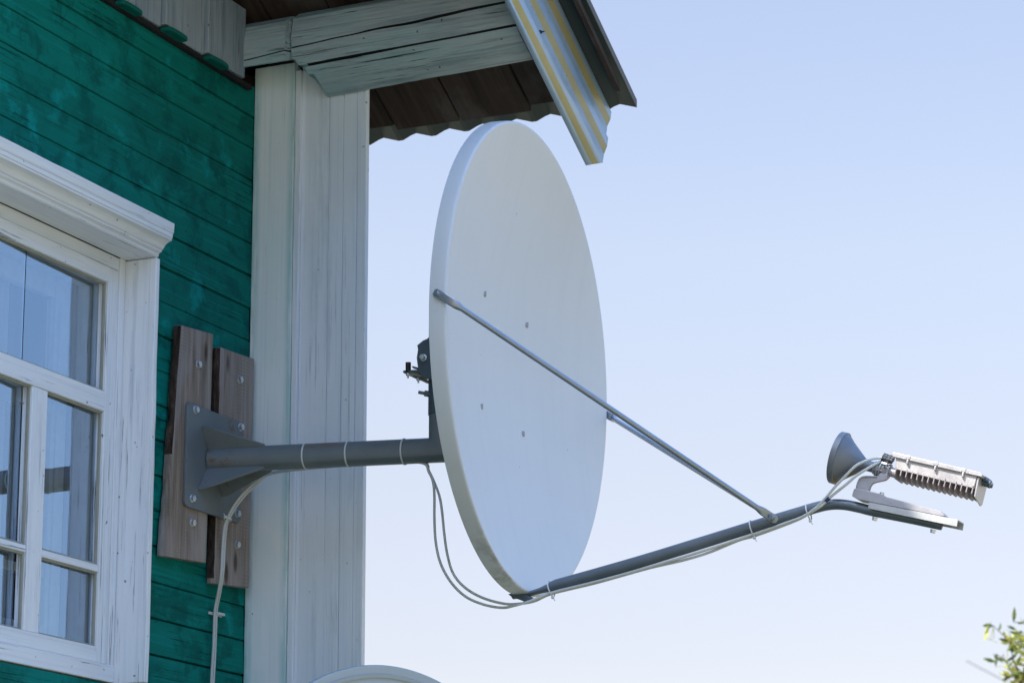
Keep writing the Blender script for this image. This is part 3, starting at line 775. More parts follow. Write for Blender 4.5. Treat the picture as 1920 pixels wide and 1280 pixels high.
# bolts
for (u, v) in ((366, 768), (450.3, 800.5), (359.6, 933.8), (444, 962.6)):
    bm = bmesh.new(); hexbolt(bm, on(u, v, 0, XP), X1, .0088, .0075); fin('bolt', bm, M['zinc'], brk)
for (u, v) in ((370.8, 683.3), (448.6, 711.8), (359.6, 979.4), (443.3, 1020.8)):
    bm = bmesh.new(); hexbolt(bm, on(u, v, 0, PX+.0003), X1, .0088, .0075); fin('bolt', bm, M['zinc'], brk)

# ------------------------------------------------------------------ main satellite dish
Cd = Vector((.8604, 5.95, 3.1579)); YAW, TILT = .05, .0148; DA, DB = .5543, .5703
N = Vector((math.cos(YAW)*math.cos(TILT), math.sin(YAW)*math.cos(TILT), -math.sin(TILT)))
Hh = Vector((-math.sin(YAW), math.cos(YAW), 0)); U = N.cross(Hh).normalized()
dish = empty('satellite_dish', (.62, 5.93, 3.0), 'large white offset satellite dish on grey pipe arm, facing right', 'satellite dish', 'satellite dishes')
def reflector(c, N, Hh, U, a, b, depth, lip, mats, parent, name='reflector'):
    bm = bmesh.new(); n = 160; rings = []
    def ring(ra, rb, off): return [bm.verts.new(c + Hh*(ra*math.cos(2*math.pi*k/n)) + U*(rb*math.sin(2*math.pi*k/n)) + N*off) for k in range(n)]
    seq = []
    m = 26
    for i in range(1, m+1):
        t = (i/m)*.985; seq.append((a*t, b*t, -depth*(1-t*t), 0))
    # rolled edge
    e = a*.985; f_ = b*.985
    for k in range(1, 6):
        th = k/5*math.pi/2; seq.append((e + (a-e)*math.sin(th), f_ + (b-f_)*math.sin(th), -depth*(1-.985**2) + .003*(1-math.cos(th))*0 + .0015*math.sin(th*2) - .004*(1-math.cos(th)), 0 if k < 3 else 1))
    seq.append((a+.0006, b+.0006, -.010, 1)); seq.append((a+.0015, b+.0015, -lip*.6, 1)); seq.append((a+.002, b+.002, -lip, 1)); seq.append((a-.001, b-.001, -lip-.0015, 1)); seq.append((a-.006, b-.006, -lip+.001, 1))
    seq.append((a-.007, b-.007, -lip*.5, 1))
    for i in range(m, 0, -1):
        t = (i/m)*.97; seq.append((a*t, b*t, -depth*(1-t*t)-.006, 1))
    cen = bm.verts.new(c - N*depth); prev = None
    for (ra, rb, off, mi) in seq:
        r = ring(ra, rb, off)
        for k in range(n):
            if prev is None: fc = bm.faces.new((cen, r[k], r[(k+1)%n]))
            else: fc = bm.faces.new((prev[k], prev[(k+1)%n], r[(k+1)%n], r[k]))
            fc.material_index = mi
        prev = r
    cb = bm.verts.new(c - N*(depth+.006))
    for k in range(n): fc = bm.faces.new((prev[k], prev[(k+1)%n], cb)); fc.material_index = 1
    return fin(name, bm, mats, parent, 50)
DEP = .10; LIP = .041
reflector(Cd, N, Hh, U, DA, DB, DEP, LIP, [M['dish'], M['dishrim']], dish)
def on_face(px, py):
    off = -DEP
    for _ in range(8):
        p = onp(px, py, Cd + N*off, N); q = p - Cd; s = (q.dot(Hh)/DA)**2 + (q.dot(U)/DB)**2; off = -DEP*(1-s)
    return p
for (u, v) in ((909, 551), (988, 609), (903, 762), (981, 813)):
    p = on_face(u, v); bm = bmesh.new()
    lathe(bm, p, N, [(0, .0075), (.001, .0072), (.0025, .0045), (.003, .001)], 18)
    box(bm, p.x+.002, p.x+.0036, p.y-.0012, p.y+.0012, p.z-.006, p.z+.006)
    fin('carriage_bolt', bm, M['cast'], dish)
# mast sleeve and rear elevation bracket
c0 = corner + up*.0855
bm = bmesh.new(); tube(bm, [c0, c0 + up*.235], .0325, 30)
fin('mast_sleeve', bm, M['greydark'], dish)
def yprism(pts, y, th, mat, name, parent, bevel=.001):
    bm = bmesh.new(); P = [on(a, b, 1, y) for a, b in pts]; prism(bm, P, (0, th, 0)); return fin(name, bm, mat, parent, bevel=bevel)
bp = [(800, 635), (793, 638), (782, 647), (783.5, 655), (781, 671), (782.5, 683), (784, 692), (788, 702), (795, 709), (812, 711.5), (855, 713), (862, 660), (850, 628), (810, 627)]
for yy in (5.885, 5.99): yprism(bp, yy, .004, M['greydark'], 'elevation_plate', dish)
bm = bmesh.new(); 
pb = [on(784, 650, 1, 5.889), on(783, 690, 1, 5.889)]
box(bm, pb[0].x+.003, pb[0].x+.008, 5.8895, 5.9895, pb[1].z, pb[0].z-.008)
box(bm, Cd.x-DEP-.055, Cd.x-DEP-.009, 5.80, 6.10, Cd.z-.10, Cd.z+.10); 
fin('back_channel', bm, M['greydark'], dish, bevel=.003)
bm = bmesh.new(); hexbolt(bm, on(794, 670, 1, 5.884), (0, -1, 0), .008, .008); fin('pivot_bolt', bm, M['zinc'], dish)
# clamp jaws with dark bolts
bm = bmesh.new()
P = [on(a, b, 1, 5.90) for a, b in ((754.5, 696), (757, 694), (790, 692), (792, 699), (757, 699.5))]; prism(bm, P, (0, .075, 0))
P = [on(a, b, 1, 5.90) for a, b in ((773, 704), (776, 703), (790, 706), (786, 710.5), (780, 709))]; prism(bm, P, (0, .06, 0))
P = [on(a, b, 1, 5.90) for a, b in ((771, 686), (774, 690), (784, 692), (786, 689), (774, 686))]; prism(bm, P, (0, .01, 0))
fin('clamp_plate', bm, M['greydark'], dish, bevel=.001)
bm = bmesh.new()
tube(bm, [on(765.5, 679.5, 1, 5.905), on(765.5, 698, 1, 5.905)], .0068, 14); fin('clamp_spacer', bm, M['brown'], dish)
for (u, v) in ((765, 700), (784.5, 709)):
    bm = bmesh.new(); p = on(u, v, 1, 5.905); hexbolt(bm, p, (0, 0, -1), .0048, .005); tube(bm, [p, p + Vector((0, 0, -.012))], .0022, 10); fin('clamp_nut', bm, M['zinc'], dish)
bm = bmesh.new(); a0 = on(807, 739, 1, 5.91); a1 = on(784.5, 735, 1, 5.90)
tube(bm, [a0, a1], .0042, 12); lathe(bm, a0.lerp(a1, .15), a1-a0, [(0, .0078), (.010, .0078)], 6); fin('set_bolt', bm, M['grey'], dish)

# feed arm -----------------------------------------------------------------------------------------
def ysym(x): return 5.95 + .05*(x - .86)
def sym(px, py, dy=0):
    p = on(px, py, 1, 5.96)
    for _ in range(3): p = on(px, py, 1, ysym(p.x)+dy)
    return p
apx = [(962, 1119), (990, 1113), (1012, 1107), (1030, 1101), (1045, 1096), (1100, 1081), (1200, 1052.5), (1300, 1022), (1410, 987.5), (1500, 960), (1530, 951), (1550, 946.5), (1568, 945), (1588, 946.5), (1612, 951.5), (1640, 958.5), (1700, 970.5), (1766, 984.5)]
ar = [.011, .011, .0115, .0125, .0140, .0143, .0143, .0143, .0138, .0130, .0127, .0124, .0122, .0121, .0120, .0118, .0115, .0112]
af = [(1, .45), (1, .5), (1, .6), (1, .8)] + [(1, 1)]*14
bm = bmesh.new()
AP = [sym(*q) for q in apx]
def dens(P, rr, ff, n=4):
    S = spline(P, n); r2 = []; f2 = []
    for i in range(len(S)):
        t = i/n; j = min(int(t), len(P)-2); u = t-j; r2.append(rr[j]*(1-u)+rr[j+1]*u); f2.append((ff[j][0]*(1-u)+ff[j+1][0]*u, ff[j][1]*(1-u)+ff[j+1][1]*u))
    return S, r2, f2
S, r2, f2 = dens(AP, ar, af)
tube(bm, S, r2, 28, True, f2)
fin('feed_arm', bm, M['arm'], dish, 45)
# capped arm end: black disc painted for the shade inside the bore
bm = bmesh.new(); ed = (S[-1]-S[-2]).normalized(); lathe(bm, S[-1] + ed*.0004, ed, [(0, .0095), (.0003, .0095)], 24); fin('bore_shade_disc', bm, M['blk'], dish)
# clip under the dish lip that takes the arm
bm = bmesh.new()
c1 = [sym(a, b, -.014) for a, b in ((952, 1113), (976, 1108), (986, 1114), (996, 1120), (985, 1128), (970, 1122), (960, 1119))]
prism(bm, c1, (0, .028, 0)); fin('arm_socket', bm, M['greydark'], dish, bevel=.0015)
# struts
def strut(P, K, Q, fn, r=.0066):
    """flattened tab P-K lying on the rim, tube K-Q, flattened end bolted to the arm; fn = outward side"""
    P, K, Q, fn = Vector(P), Vector(K), Vector(Q), Vector(fn)
    d1 = (K-P).normalized(); d2 = (Q-K).normalized(); L2 = (Q-K).length
    sec = [(P - d1*.011, d1, .0060, .0016), (P - d1*.007, d1, .0095, .0016), (K - d1*.004, d1, .0095, .0016), (K + d2*.010, d2, .0090, .0035), (K + d2*.022, d2, r, r),
           (Q - d2*.046, d2, r, r), (Q - d2*.034, d2, .0090, .0035), (Q - d2*.026, d2, .0098, .0018), (Q + d2*.006, d2, .0098, .0018), (Q + d2*.012, d2, .0060, .0018)]
    n = 20; bm = bmesh.new(); rings = []
    for (c, d, a, b) in sec:
        tn = d.cross(fn).normalized(); f2 = tn.cross(d).normalized(); p = .5 if b < .003 else 1; ring = []
        for k in range(n):
            cs, sn = math.cos(2*math.pi*k/n), math.sin(2*math.pi*k/n)
            ring.append(bm.verts.new(c + tn*a*math.copysign(abs(cs)**p, cs) + f2*b*math.copysign(abs(sn)**p, sn)))
        rings.append(ring)
    for i in range(len(rings)-1):
        for k in range(n): bm.faces.new((rings[i][k], rings[i][(k+1)%n], rings[i+1][(k+1)%n], rings[i+1][k]))
    bm.faces.new(rings[0][::-1]); bm.faces.new(rings[-1])
    hexbolt(bm, P + fn*.0018, fn, .0052, .005); hexbolt(bm, Q + fn*.0022, fn, .0062, .010)
    return bm
FN = Vector((0, -1, 0)); ys = Cd.y - DA - .0065
J = sym(1449, 971, -.0185)
fin('strut', strut(on(821, 551, 1, ys), on(851, 568.5, 1, ys), J, FN), M['steel'], dish, 30)
J2 = J + Vector((0, .037, 0)); ys2 = Cd.y + DA + .0065
K2 = on(1148, 783, 1, ys2); P2 = K2 + (on(821, 551, 1, ys) - on(851, 568.5, 1, ys))
fin('strut', strut(P2, K2, J2, -FN), M['steel'], dish, 30)

# feed assembly ------------------------------------------------------------------------------------
u_px = (sym(1831, 893) - sym(1680, 859)); UX = u_px.normalized(); YV = Vector((0, 1, 0)); VU = (UX.cross(YV)*-1).normalized()
if VU.z < 0: VU = -VU
# horn
hc = sym(1571.5, 858); hx = (sym(1652, 879.5) - hc).normalized()
bm = bmesh.new()
lathe(bm, hc - hx*.004, hx, [(0, .0585), (0, .0605), (.0135, .0610), (.0140, .0580), (.018, .0555), (.030, .0440), (.052, .0270), (.068, .0150), (.074, .0125), (.096, .0122),
      (.096, .010), (.074, .010), (.052, .0235), (.018, .051), (.003, .0565)], 56, closed=True)
fin('feed_horn', bm, M['horn'], dish, 35)
bm = bmesh.new(); lathe(bm, hc - hx*.001, hx, [(0, .0565), (.001, .0565)], 48); fin('horn_window', bm, M['dishrim'], dish)
# warning label wrapped round the lower flank of the horn, with rows of small dark print
bm = bmesh.new(); d_, a_, b_ = frame_of(hx)
def hr(s):
    T = ((.018, .0555), (.030, .0440), (.052, .0270), (.068, .0150))
    for (s0, r0_), (s1, r1_) in zip(T, T[1:]):
        if s <= s1: return r0_ + (r1_-r0_)*(s-s0)/(s1-s0)
    return .015
def hp(s, th, up_=.0006): 
    r = hr(s) + up_; return hc - hx*.004 + d_*s + (Vector((0, -1, 0))*math.cos(th) + Vector((0,-1,0)).cross(d_).normalized()*math.sin(th))*r
sgn = 1 if hp(.04, .5).z < hp(.04, 0).z else -1
def patch(bm, s0, s1, t0, t1, up_, mi):
    k = 6; g_ = [[bm.verts.new(hp(s0+(s1-s0)*i/3, sgn*(t0+(t1-t0)*j/k), up_)) for j in range(k+1)] for i in range(4)]
    for i in range(3):
        for j in range(k): f = bm.faces.new((g_[i][j], g_[i+1][j], g_[i+1][j+1], g_[i][j+1])); f.material_index = mi
for (s0, s1) in ((.012, .0265), (.038, .0545)):
    k = 0
    for q in range(10):
        t0 = .38 + q*.105
        patch(bm, s0 + random.uniform(0, .002), s1 - random.uniform(0, .002), t0, t0+.066, .0007, 0)
        patch(bm, s0+.0035, s1-.004, t0+.018, t0+.040, .0010, 1)
M['lab'] = plain('yellow_lettering', (.36, .24, .035), .6); M['labk'] = plain('brown_print', (.10, .07, .03), .6)
fin('warning_label', bm, [M['lab'], M['labk']], dish, fix=False)
# waveguide flanges between horn and transmitter
bm = bmesh.new()
hb = hc + hx*.092
lathe(bm, hb - hx*.004, hx, [(0, .0155), (.005, .0155), (.005, .013), (.008, .013), (.008, .0195), (.0125, .0195), (.0125, .0165), (.0155, .0165), (.0155, .0195), (.0185, .0195), (.0185, .0145), (.034, .0145), (.034, .0170), (.038, .0170), (.038, .011), (.052, .011)], 28)
for k in range(6):
    th = k*math.pi/3+.3; q = hb + (YV*math.cos(th) + hx.cross(YV)*math.sin(th))*.0165
    tube(bm, [q + hx*.001, q + hx*.020], .0022, 8)
fin('waveguide_joint', bm, M['cast'], dish, 35)
bm = bmesh.new(); q = sym(1658, 870, -.022); tube(bm, [q - hx*.006, q + hx*.006], .005, 6); fin('flange_nut', bm, M['zinc'], dish)
bm = bmesh.new()
for (u, v, dy) in ((1664, 862, -.014), (1667, 858, .004)):
    q = sym(u, v, dy); tube(bm, spline([q - hx*.013 + Vector((0, 0, .002)), q, q + hx*.012], 4), .0066, 14); lathe(bm, q + hx*.001, hx, [(0, .0085), (.004, .0085)], 6); lathe(bm, q - hx*.008, hx, [(0, .0078), (.004, .0078)], 12)
fin('cable_connector', bm, M['blk'], dish, 35)
# transmitter housing: lid with clips, body, fins, end wall
YN = 5.957; YD = .078
def bpt(px, py, dy=0): return on(px, py, 1, YN + dy)
buc = []
bm = bmesh.new()
prism(bm, [bpt(1680, 857), bpt(1832, 892), bpt(1826, 915.5), bpt(1678.5, 879)], (0, YD, 0))
fin('transmitter_body', bm, M['buc'], dish, bevel=.0015)
bm = bmesh.new()
lidP = [bpt(1672.5, 848.5, -.006), bpt(1676, 847.5, -.006), bpt(1837, 884.5, -.006), bpt(1843, 890, -.006), bpt(1840, 893.8, -.006), bpt(1673.5, 856, -.006)]
prism(bm, lidP, (0, YD+.012, 0))
for (u, v) in ((1703, 856.5), (1755, 868.5), (1807, 880.5)):
    c_ = bpt(u, v, -.0075); w = UX*.0052
    prism(bm, [c_ - w + VU*.0045, c_ + w + VU*.0045, c_ + w - VU*.005, c_ - w - VU*.005], (0, YD+.015, 0))
    prism(bm, [c_ - w*.45 - VU*.005, c_ + w*.45 - VU*.005, c_ + w*.45 - VU*.016, c_ - w*.45 - VU*.016], (0, .008, 0))
fin('transmitter_lid', bm, M['buc'], dish, bevel=.0014)
nf = 15
fa = bpt(1680, 878.5); fb = bpt(1824, 914); fdir = (fb-fa).normalized(); fdn = -VU
for k in range(nf):
    t = k/(nf-1); q = fa.lerp(fb, t)
    bm = bmesh.new(); th = fdir*.0011
    prof_ = [(0, .004), (0, -.013), (.010, -.0215), (YD-.012, -.0225), (YD-.004, -.018), (YD, .004)]
    P = [q + YV*y_ + VU*(z_) - th for y_, z_ in prof_]; prism(bm, P, th*2)
    fin('cooling_fin', bm, M['finm'], dish)
bm = bmesh.new()
q0 = bpt(1832, 893.5); q1 = bpt(1825, 930.5)
prism(bm, [q0 + fdir*.001, q0 + YV*YD + fdir*.001, q0 + YV*YD - VU*.050 + fdir*.001, q0 + YV*(YD-.01) - VU*.055 + fdir*.001, q1 + fdir*.001 + YV*.002, q1 + fdir*.001], fdir*.004)
fin('end_plate', bm, M['buc'], dish, bevel=.001)
bm = bmesh.new()
q = bpt(1849, 905, .035); tube(bm, [q - UX*.012, q + UX*.010], .0075, 14); lathe(bm, q, UX, [(0, .0095), (.005, .0095)], 6)
q = bpt(1856, 909, .055); tube(bm, [q - UX*.020, q + UX*.006], .006, 14); lathe(bm, q - UX*.004, UX, [(0, .008), (.005, .008)], 6)
prism(bm, [bpt(1843, 890, .02), bpt(1849, 893, .02), bpt(1851, 902, .02), bpt(1843, 900, .02)], (0, .05, 0))
fin('end_connector', bm, M['greydark'], dish, 35)
# cast support bracket, slide rail, channel
bm = bmesh.new()
P = [(1604.5, 915.5), (1606.5, 904), (1610, 897), (1616, 893), (1624, 892), (1642.5, 892.5), (1647, 890.5), (1650, 886), (1664, 888), (1663, 897), (1658, 900), (1641, 903.5), (1635, 906), (1631.5, 911), (1628.5, 921)]
prism(bm, [sym(a, b, -.020) for a, b in P], (0, .012, 0))
prism(bm, [sym(a, b, -.0225) for a, b in ((1604, 913), (1606.5, 904), (1610, 896.5), (1616, 892.2), (1624, 891), (1643, 891.5), (1644, 893.5), (1624, 894), (1617, 895), (1612, 898.5), (1609, 905), (1607, 913))], (0, .017, 0))
fin('cast_bracket', bm, M['cast'], dish, bevel=.001)
bm = bmesh.new()
P = [(1601, 916), (1606, 914.5), (1630, 920), (1655, 926.5), (1656, 929.5), (1762, 957), (1772, 966.5), (1765, 967), (1628, 940), (1608, 936), (1597, 929)]
prism(bm, [sym(a, b, -.024) for a, b in P], (0, .048, 0))
fin('slide_plate', bm, M['cast'], dish, bevel=.0015)
for (u, v) in ((1652.5, 926), (1612.5, 919)):
    bm = bmesh.new(); q = sym(u, v+4, -.014); lathe(bm, q, VU, [(0, .0055), (.008, .0055), (.009, .0045)], 16); fin('clamp_bolt', bm, M['zinc'], dish)
bm = bmesh.new()
ct = [sym(1629.5, 941, -.028), sym(1796, 973.5, -.028)]; cb = [sym(1627.5, 952.5, -.028), sym(1794, 987, -.028)]
W_ = .054; tk = .0025
prism(bm, [ct[0], ct[1], cb[1], cb[0]], (0, tk, 0))                                  # near web
prism(bm, [p + YV*(W_) for p in (ct[0], ct[1], cb[1], cb[0])], (0, -tk, 0))
prism(bm, [ct[0]+YV*tk, ct[1]+YV*tk, ct[1]+YV*(W_-tk), ct[0]+YV*(W_-tk)], -VU*tk)
fin('channel', bm, M['chan'], dish, bevel=.0007)
for (u, v) in ((1641, 972.5), (1750, 995.5)):
    bm = bmesh.new(); q = sym(u, v-3); hexbolt(bm, q, -VU, .0062, .0062); fin('clamp_bolt', bm, M['zinc'], dish)

# ------------------------------------------------------------------ cables
def cable(P, r, name, label, cat='cable', group='white coaxial cables', n=8, sides=12):
    bm = bmesh.new(); tube(bm, spline(P, n), r, sides); return tag(fin(name, bm, M['cable'], None, 60), label, cat, group)
off_a = lambda q, dz=0, dy=0: q + Vector((0, dy, dz))
# inner cable: from the transmitter, under the arm, in the loop, over the pipe, down the wall
arm_pts1 = [sym(1662, 858, -.014), sym(1648, 858.2, -.02), sym(1630, 861.5, -.028), sym(1606, 872, -.034), sym(1586, 891, -.034), sym(1566, 912, -.03), sym(1548, 933, -.022), sym(1528, 953, -.017), sym(1505, 968, -.012), sym(1470, 981, -.008),
            sym(1414, 1001, -.006), sym(1300, 1038, -.006), sym(1180, 1073, -.006), sym(1100, 1094, -.006), sym(1036, 1110, -.008), sym(1000, 1124, -.01)]
loop1 = [(965, 1134.5), (940, 1138.5), (905, 1132), (872, 1117), (845, 1090), (826, 1055), (817, 1015), (814.5, 970), (814.5, 930), (812, 903), (804, 884), (793, 868)]
loop1 = [on(a, b, 1, 5.925) for a, b in loop1]
wal1 = [on(740, 866, 1, 5.945), on(640, 873, 1, 5.95), on(560, 880, 1, 5.95), on(505, 889, 1, 5.945)]
dn = [(480, 903), (460, 921), (441, 944), (427, 970), (420.5, 990), (417, 1030), (415, 1070), (409, 1110), (403, 1140), (401.5, 1170), (400, 1210), (397.5, 1250), (395.5, 1290)]
xd = [.12, .095, .075, .06, .05, .045, .045, .03, .016, .014, .014, .014, .014]
down1 = [on(a, b, 0, x) for (a, b), x in zip(dn, xd)]
last = down1[-1]; tail1 = [Vector((.014, last.y-.01, 2.2)), Vector((.014, last.y-.02, 1.6)), Vector((.014, last.y, .9)), Vector((.02, last.y+.03, .3)), Vector((.08, last.y+.06, .02))]
cable(arm_pts1 + loop1 + wal1 + down1 + tail1, .0032, 'coaxial_cable', 'white cable from the finned transmitter along the arm, outer strand of the hanging loop')
off = Vector((0, .008, 0))
arm_pts2 = [sym(1660, 862, .004), sym(1645, 868, -.02), sym(1625, 879, -.030), sym(1606, 891, -.030), sym(1585, 909, -.026), sym(1560, 929, -.021), sym(1541, 947, -.018), sym(1520, 960, -.014), sym(1500, 972, -.008), sym(1460, 988, -.002),
            sym(1414, 1004.5, .002), sym(1385, 1012.5, .002), sym(1330, 1035, .0), sym(1280, 1050, 0), sym(1215, 1065, .002), sym(1120, 1091.5, .004), sym(1036, 1112, .0), sym(1003, 1126, -.002)]
loop2 = [(975, 1131), (945, 1131), (905, 1120), (872, 1101), (850, 1075), (839, 1040), (833, 1000), (829, 960), (824, 930), (814, 903), (804, 882), (796, 868)]
loop2 = [on(a, b, 1, 5.935) for a, b in loop2]
wal2 = [on(740, 864, 1, 5.96), on(640, 871, 1, 5.965), on(560, 878, 1, 5.965), on(507, 887, 1, 5.96)]
down2 = [on(a+3.6, b+2.2 if i < 3 else b, 0, x-.001) for i, ((a, b), x) in enumerate(zip(dn, xd))]
down2[-1] = on(dn[-1][0]+4, dn[-1][1], 0, .014); down2[-2] = on(dn[-2][0]+4.2, dn[-2][1], 0, .014)
last = down2[-1]; tail2 = [Vector((.014, last.y-.01, 2.2)), Vector((.014, last.y-.02, 1.6)), Vector((.014, last.y, .9)), Vector((.02, last.y+.03, .3)), Vector((.08, last.y+.06, .02))]
cable(arm_pts2 + loop2 + wal2 + down2 + tail2, .0032, 'coaxial_cable', 'white cable sagging just below the arm, inner strand of the hanging loop')
# blue tape mark
bm = bmesh.new(); tube(bm, [sym(1555, 933, -.021), sym(1548, 939, -.020)], .0046, 12)
tag(fin('tape_marker', bm, M['insul'], None), 'blue tape wrapped on the cable where it leaves the bent arm', 'tape')

def ring_tie(c, d, r, label, tail=None, w=.0035):
    bm = bmesh.new(); c = Vector(c); d = Vector(d).normalized()
    lathe(bm, c - d*w/2, d, [(0, r), (0, r+.0014), (w, r+.0014), (w, r)], 40, closed=True)
    t = Vector(tail) if tail else Vector((0, 0, -1)); t = (t - d*t.dot(d)).normalized()
    q = c + t*(r+.002); s = d.cross(t).normalized()
    prism(bm, [q - d*.0032 - s*.003, q + d*.0032 - s*.003, q + d*.0032 + s*.003, q - d*.0032 + s*.003], t*.0045)
    prism(bm, [q + t*.003 - d*.0012 - s*.0005, q + t*.003 + d*.0012 - s*.0005, q + t*.003 + d*.0012 + s*.0005, q + t*.003 - d*.0012 + s*.0005], t*.010 + d*.004)
    return tag(fin('cable_tie', bm, M['tie'], None, 40), label, 'cable tie', 'white cable ties')
for (u, lab) in ((586, 'white cable tie round the pipe, nearest the wall plate'), (662, 'white cable tie round the middle of the grey pipe'), (761, 'white cable tie round the pipe, nearest the dish')):
    p = on(u, 852, 1, 5.93); c = A + pd_*((p-A).dot(pd_)); ring_tie(c, pd_, RP+.0006, lab, (0, .9, -.5))
def arm_tie(px, py, rx, lab):
    c = sym(px, py); i = min(range(len(S)), key=lambda k: (S[k]-c).length); d = (S[min(i+1, len(S)-1)] - S[i-1]).normalized(); ring_tie(c + Vector((0, 0, -.0035)), d, rx, lab, (0, -.25, -1), .003)
arm_tie(1033, 1100.5, .0185, 'white cable tie at the low end of the feed arm, under the dish')
arm_tie(1411, 988, .0190, 'white cable tie on the arm just left of the strut joint')
arm_tie(1516, 957, .0180, 'white cable tie on the arm between strut joint and bend')
c = on(426, 973, 0, .06); ring_tie(c + Vector((.0, .003, 0)), (0, .35, 1), .0085, 'white cable tie on the falling cables over the right plank', (0, -1, 0), .003)
bm = bmesh.new(); c = on(404.5, 1151, 0, .006)
box(bm, .002, .006, c.y-.030, c.y+.030, c.z-.0035, c.z+.0035); box(bm, .006, .0225, c.y-.013, c.y-.0105, c.z-.003, c.z+.003); box(bm, .006, .0225, c.y+.0155, c.y+.018, c.z-.003, c.z+.003); box(bm, .0205, .0225, c.y-.0104, c.y+.0154, c.z-.003, c.z+.003)
tag(fin('cable_clip', bm, M['tie'], None, bevel=.0006), 'small white clip holding the falling cables to the teal boards', 'clip')

# ------------------------------------------------------------------ second dish, only its top edge in view
p0 = on(722, 1246, 1, 5.72)
N2 = Vector((.80, -.585, .05)).normalized(); H2 = Vector((.585, .80, 0)).normalized(); U2 = N2.cross(H2).normalized()
if U2.z < 0: U2 = -U2
a2, b2 = .405, .445
C2 = p0 - U2*b2
d2 = empty('satellite_dish', C2 - N2*.15, 'grey satellite dish below, only its top edge showing in front of the corner', 'satellite dish', 'satellite dishes')
reflector(C2, N2, H2, U2, a2, b2, .06, .016, [M['dish2'], M['dish2']], d2)
bm = bmesh.new(); m0 = C2 - N2*.16
rng = [(a2*.955, b2*.955, -.0030), (a2*.950, b2*.950, .0005), (a2*.935, b2*.935, -.0035)]
n = 120; rr_ = [[bm.verts.new(C2 + H2*a*math.cos(2*math.pi*k/n) + U2*b*math.sin(2*math.pi*k/n) + N2*o) for k in range(n)] for a, b, o in rng]
for i in range(2):
    for k in range(n): bm.faces.new((rr_[i][k], rr_[i][(k+1)%n], rr_[i+1][(k+1)%n], rr_[i+1][k]))
fin('rim_bead', bm, M['dish2'], d2, 60)
bm = bmesh.new(); tube(bm, [C2 - N2*.062, m0], .03, 16); tube(bm, [m0 + Vector((0, 0, .12)), m0 - Vector((0, 0, .35))], .024, 20); tube(bm, spline([m0 - Vector((0, 0, .33)), Vector((m0.x*.5, m0.y, m0.z-.36)), Vector((.012, m0.y, m0.z-.36))], 4), .024, 20)
box(bm, .004, .012, m0.y-.08, m0.y+.08, m0.z-.46, m0.z-.26); fin('wall_mount', bm, M['grey'], d2, 40)
bm = bmesh.new(); low = C2 - U2*b2; fe = C2 + N2*.46 - U2*.34
tube(bm, [low - N2*.01, fe], .011, 14); lathe(bm, fe + U2*.035, (C2-fe), [(0, .02), (.05, .02), (.06, .032), (.075, .032)], 20); tube(bm, [fe - U2*.01, fe + U2*.05], .012, 12)
fin('feed_arm', bm, M['grey'], d2, 40)

# ------------------------------------------------------------------ tree at the lower right (only its edge is in view), and a far wire
DT = 13.5
def far(px, py, dist=DT):
    d = ray(px, py); return CAMP + d*dist
tb = far(2085, 1300); tb.z = 0
tree = empty('willow_tree', tb, 'sunlit yellow green tree tips at the lower right of the sky', 'tree')
lf = bmesh.new(); tw = bmesh.new()
def leaf(c, d, L, w, seed):
    d = d.normalized(); s = d.cross(Vector((random.uniform(-1, 1), random.uniform(-1, 1), random.uniform(-.3, 1)))).normalized(); nrm = s.cross(d)
    bend = random.uniform(-.25, .25)
    P = []
    for t, ww in ((0, .12), (.25, .8), (.5, 1), (.78, .6), (1, .03)):
        m = c + d*L*t + nrm*bend*L*t*t; P.append((m - s*w*ww/2, m + s*w*ww/2, m + nrm*w*.12))
    vs_ = [[lf.verts.new(q) for q in (a, b, c2)] for a, b, c2 in P]
    for i in range(4):
        lf.faces.new((vs_[i][0], vs_[i+1][0], vs_[i+1][2], vs_[i][2])); lf.faces.new((vs_[i][2], vs_[i+1][2], vs_[i+1][1], vs_[i][1]))
def sprig(p, q, nl, L, seed):
    nl = int(nl*1.6); P = spline([p, p.lerp(q, .5) + Vector((random.uniform(-.04, .04), random.uniform(-.04, .04), random.uniform(-.02, .05))), q], 6)
    tube(tw, P, [.006*(1-.75*i/len(P)) for i in range(len(P))], 5)
    for k in range(nl):
        t = .12 + .88*k/nl; c = P[min(int(t*len(P)), len(P)-1)]; dd = (P[-1]-P[0]).normalized()
        a = dd*.5 + Vector((random.gauss(0, .7), random.gauss(0, .7), random.gauss(-.1, .6)))
        leaf(c, a, L*random.uniform(.6, 1.15), L*random.uniform(.20, .32), k)
top = far(2060, 1230); mid = far(2080, 1420); base_c = far(2085, 1700)
tr = bmesh.new()
tube(tr, spline([tb, tb + Vector((.05, .04, 1.0)), Vector((base_c.x, base_c.y, 2.0)), mid, top], 6), [.10*(1-.85*i/24) for i in range(25)], 12)
fin('trunk', tr, M['twig'], tree)
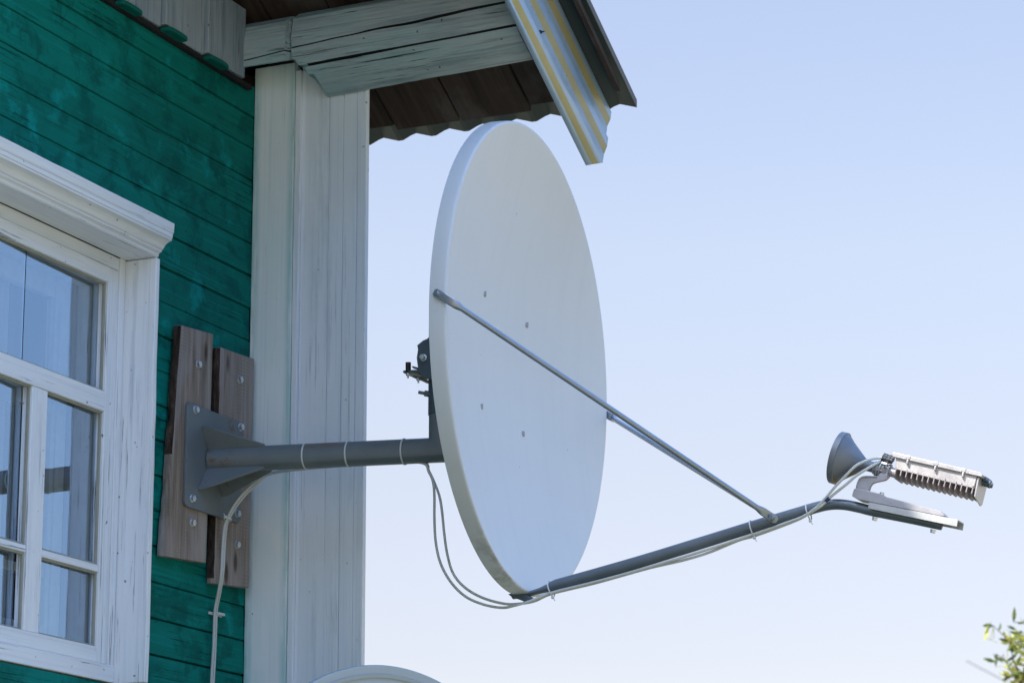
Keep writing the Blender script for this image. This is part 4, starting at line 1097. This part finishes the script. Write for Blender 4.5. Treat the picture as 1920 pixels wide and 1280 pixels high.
random.seed(21)
for k in range(230):                                   # body of the crown, nearly all outside the frame
    th = random.uniform(0, 2*math.pi); rr0 = random.uniform(.12, 1)**.5; zz = random.uniform(-1, 1)
    rad = math.sqrt(max(0, 1-zz*zz*.9))*rr0
    c = Vector((mid.x + .60*rad*math.cos(th) + .08, mid.y + .60*rad*math.sin(th), 2.95 + zz*.78 - .25*rad))
    if c.z > 3.55 - .0: c.z = 3.55 - random.uniform(0, .3)
    st = Vector((mid.x, mid.y, c.z-.3)).lerp(c, .45)
    sprig(st, c, 12, .075, k)
for (a, b, c_, d_) in ((1970, 1215, 1900, 1165), (1975, 1230, 1885, 1190), (1975, 1290, 1862, 1172), (1960, 1300, 1868, 1225), (1965, 1250, 1905, 1180), (1980, 1240, 1912, 1210), (1990, 1230, 1935, 1150), (1975, 1310, 1880, 1262), (1990, 1300, 1905, 1240), (1990, 1330, 1900, 1285), (2000, 1260, 1930, 1225)):
    sprig(far(a, b, DT+random.uniform(-.15, .15)), far(c_, d_, DT+random.uniform(-.2, .2)), 11, .068, 3)
random.seed(5)
for k in range(16):
    a, b = random.uniform(1925, 1990), random.uniform(1225, 1310); c_, d_ = random.uniform(1880, 1925), random.uniform(1185, 1290)
    sprig(far(a, b, DT+random.uniform(-.2, .2)), far(c_, d_, DT+random.uniform(-.25, .25)), 7, .064, 3)
for (a, b) in ((1858, 1165), (1861, 1172), (1856, 1168), (1853, 1180), (1863, 1176), (1866, 1240), (1880, 1256), (1900, 1200), (1870, 1205), (1862, 1225)):
    leaf(far(a, b), Vector((random.uniform(-.5, .5), 0, random.uniform(-1, .3))), .062, .020, 1)
fin('crown', lf, M['leaf'], tree, fix=False); fin('branches', tw, M['twig'], tree)
bm = bmesh.new(); wa = far(1812, 1238, 30); wb = far(1900, 1284, 31); wd_ = (wb-wa)
tube(bm, [wa, wb, wb + wd_*6], .005, 8)
tag(fin('overhead_wire', bm, M['arm'], None), 'thin blurred grey wire crossing the sky beside the tree tips', 'wire')
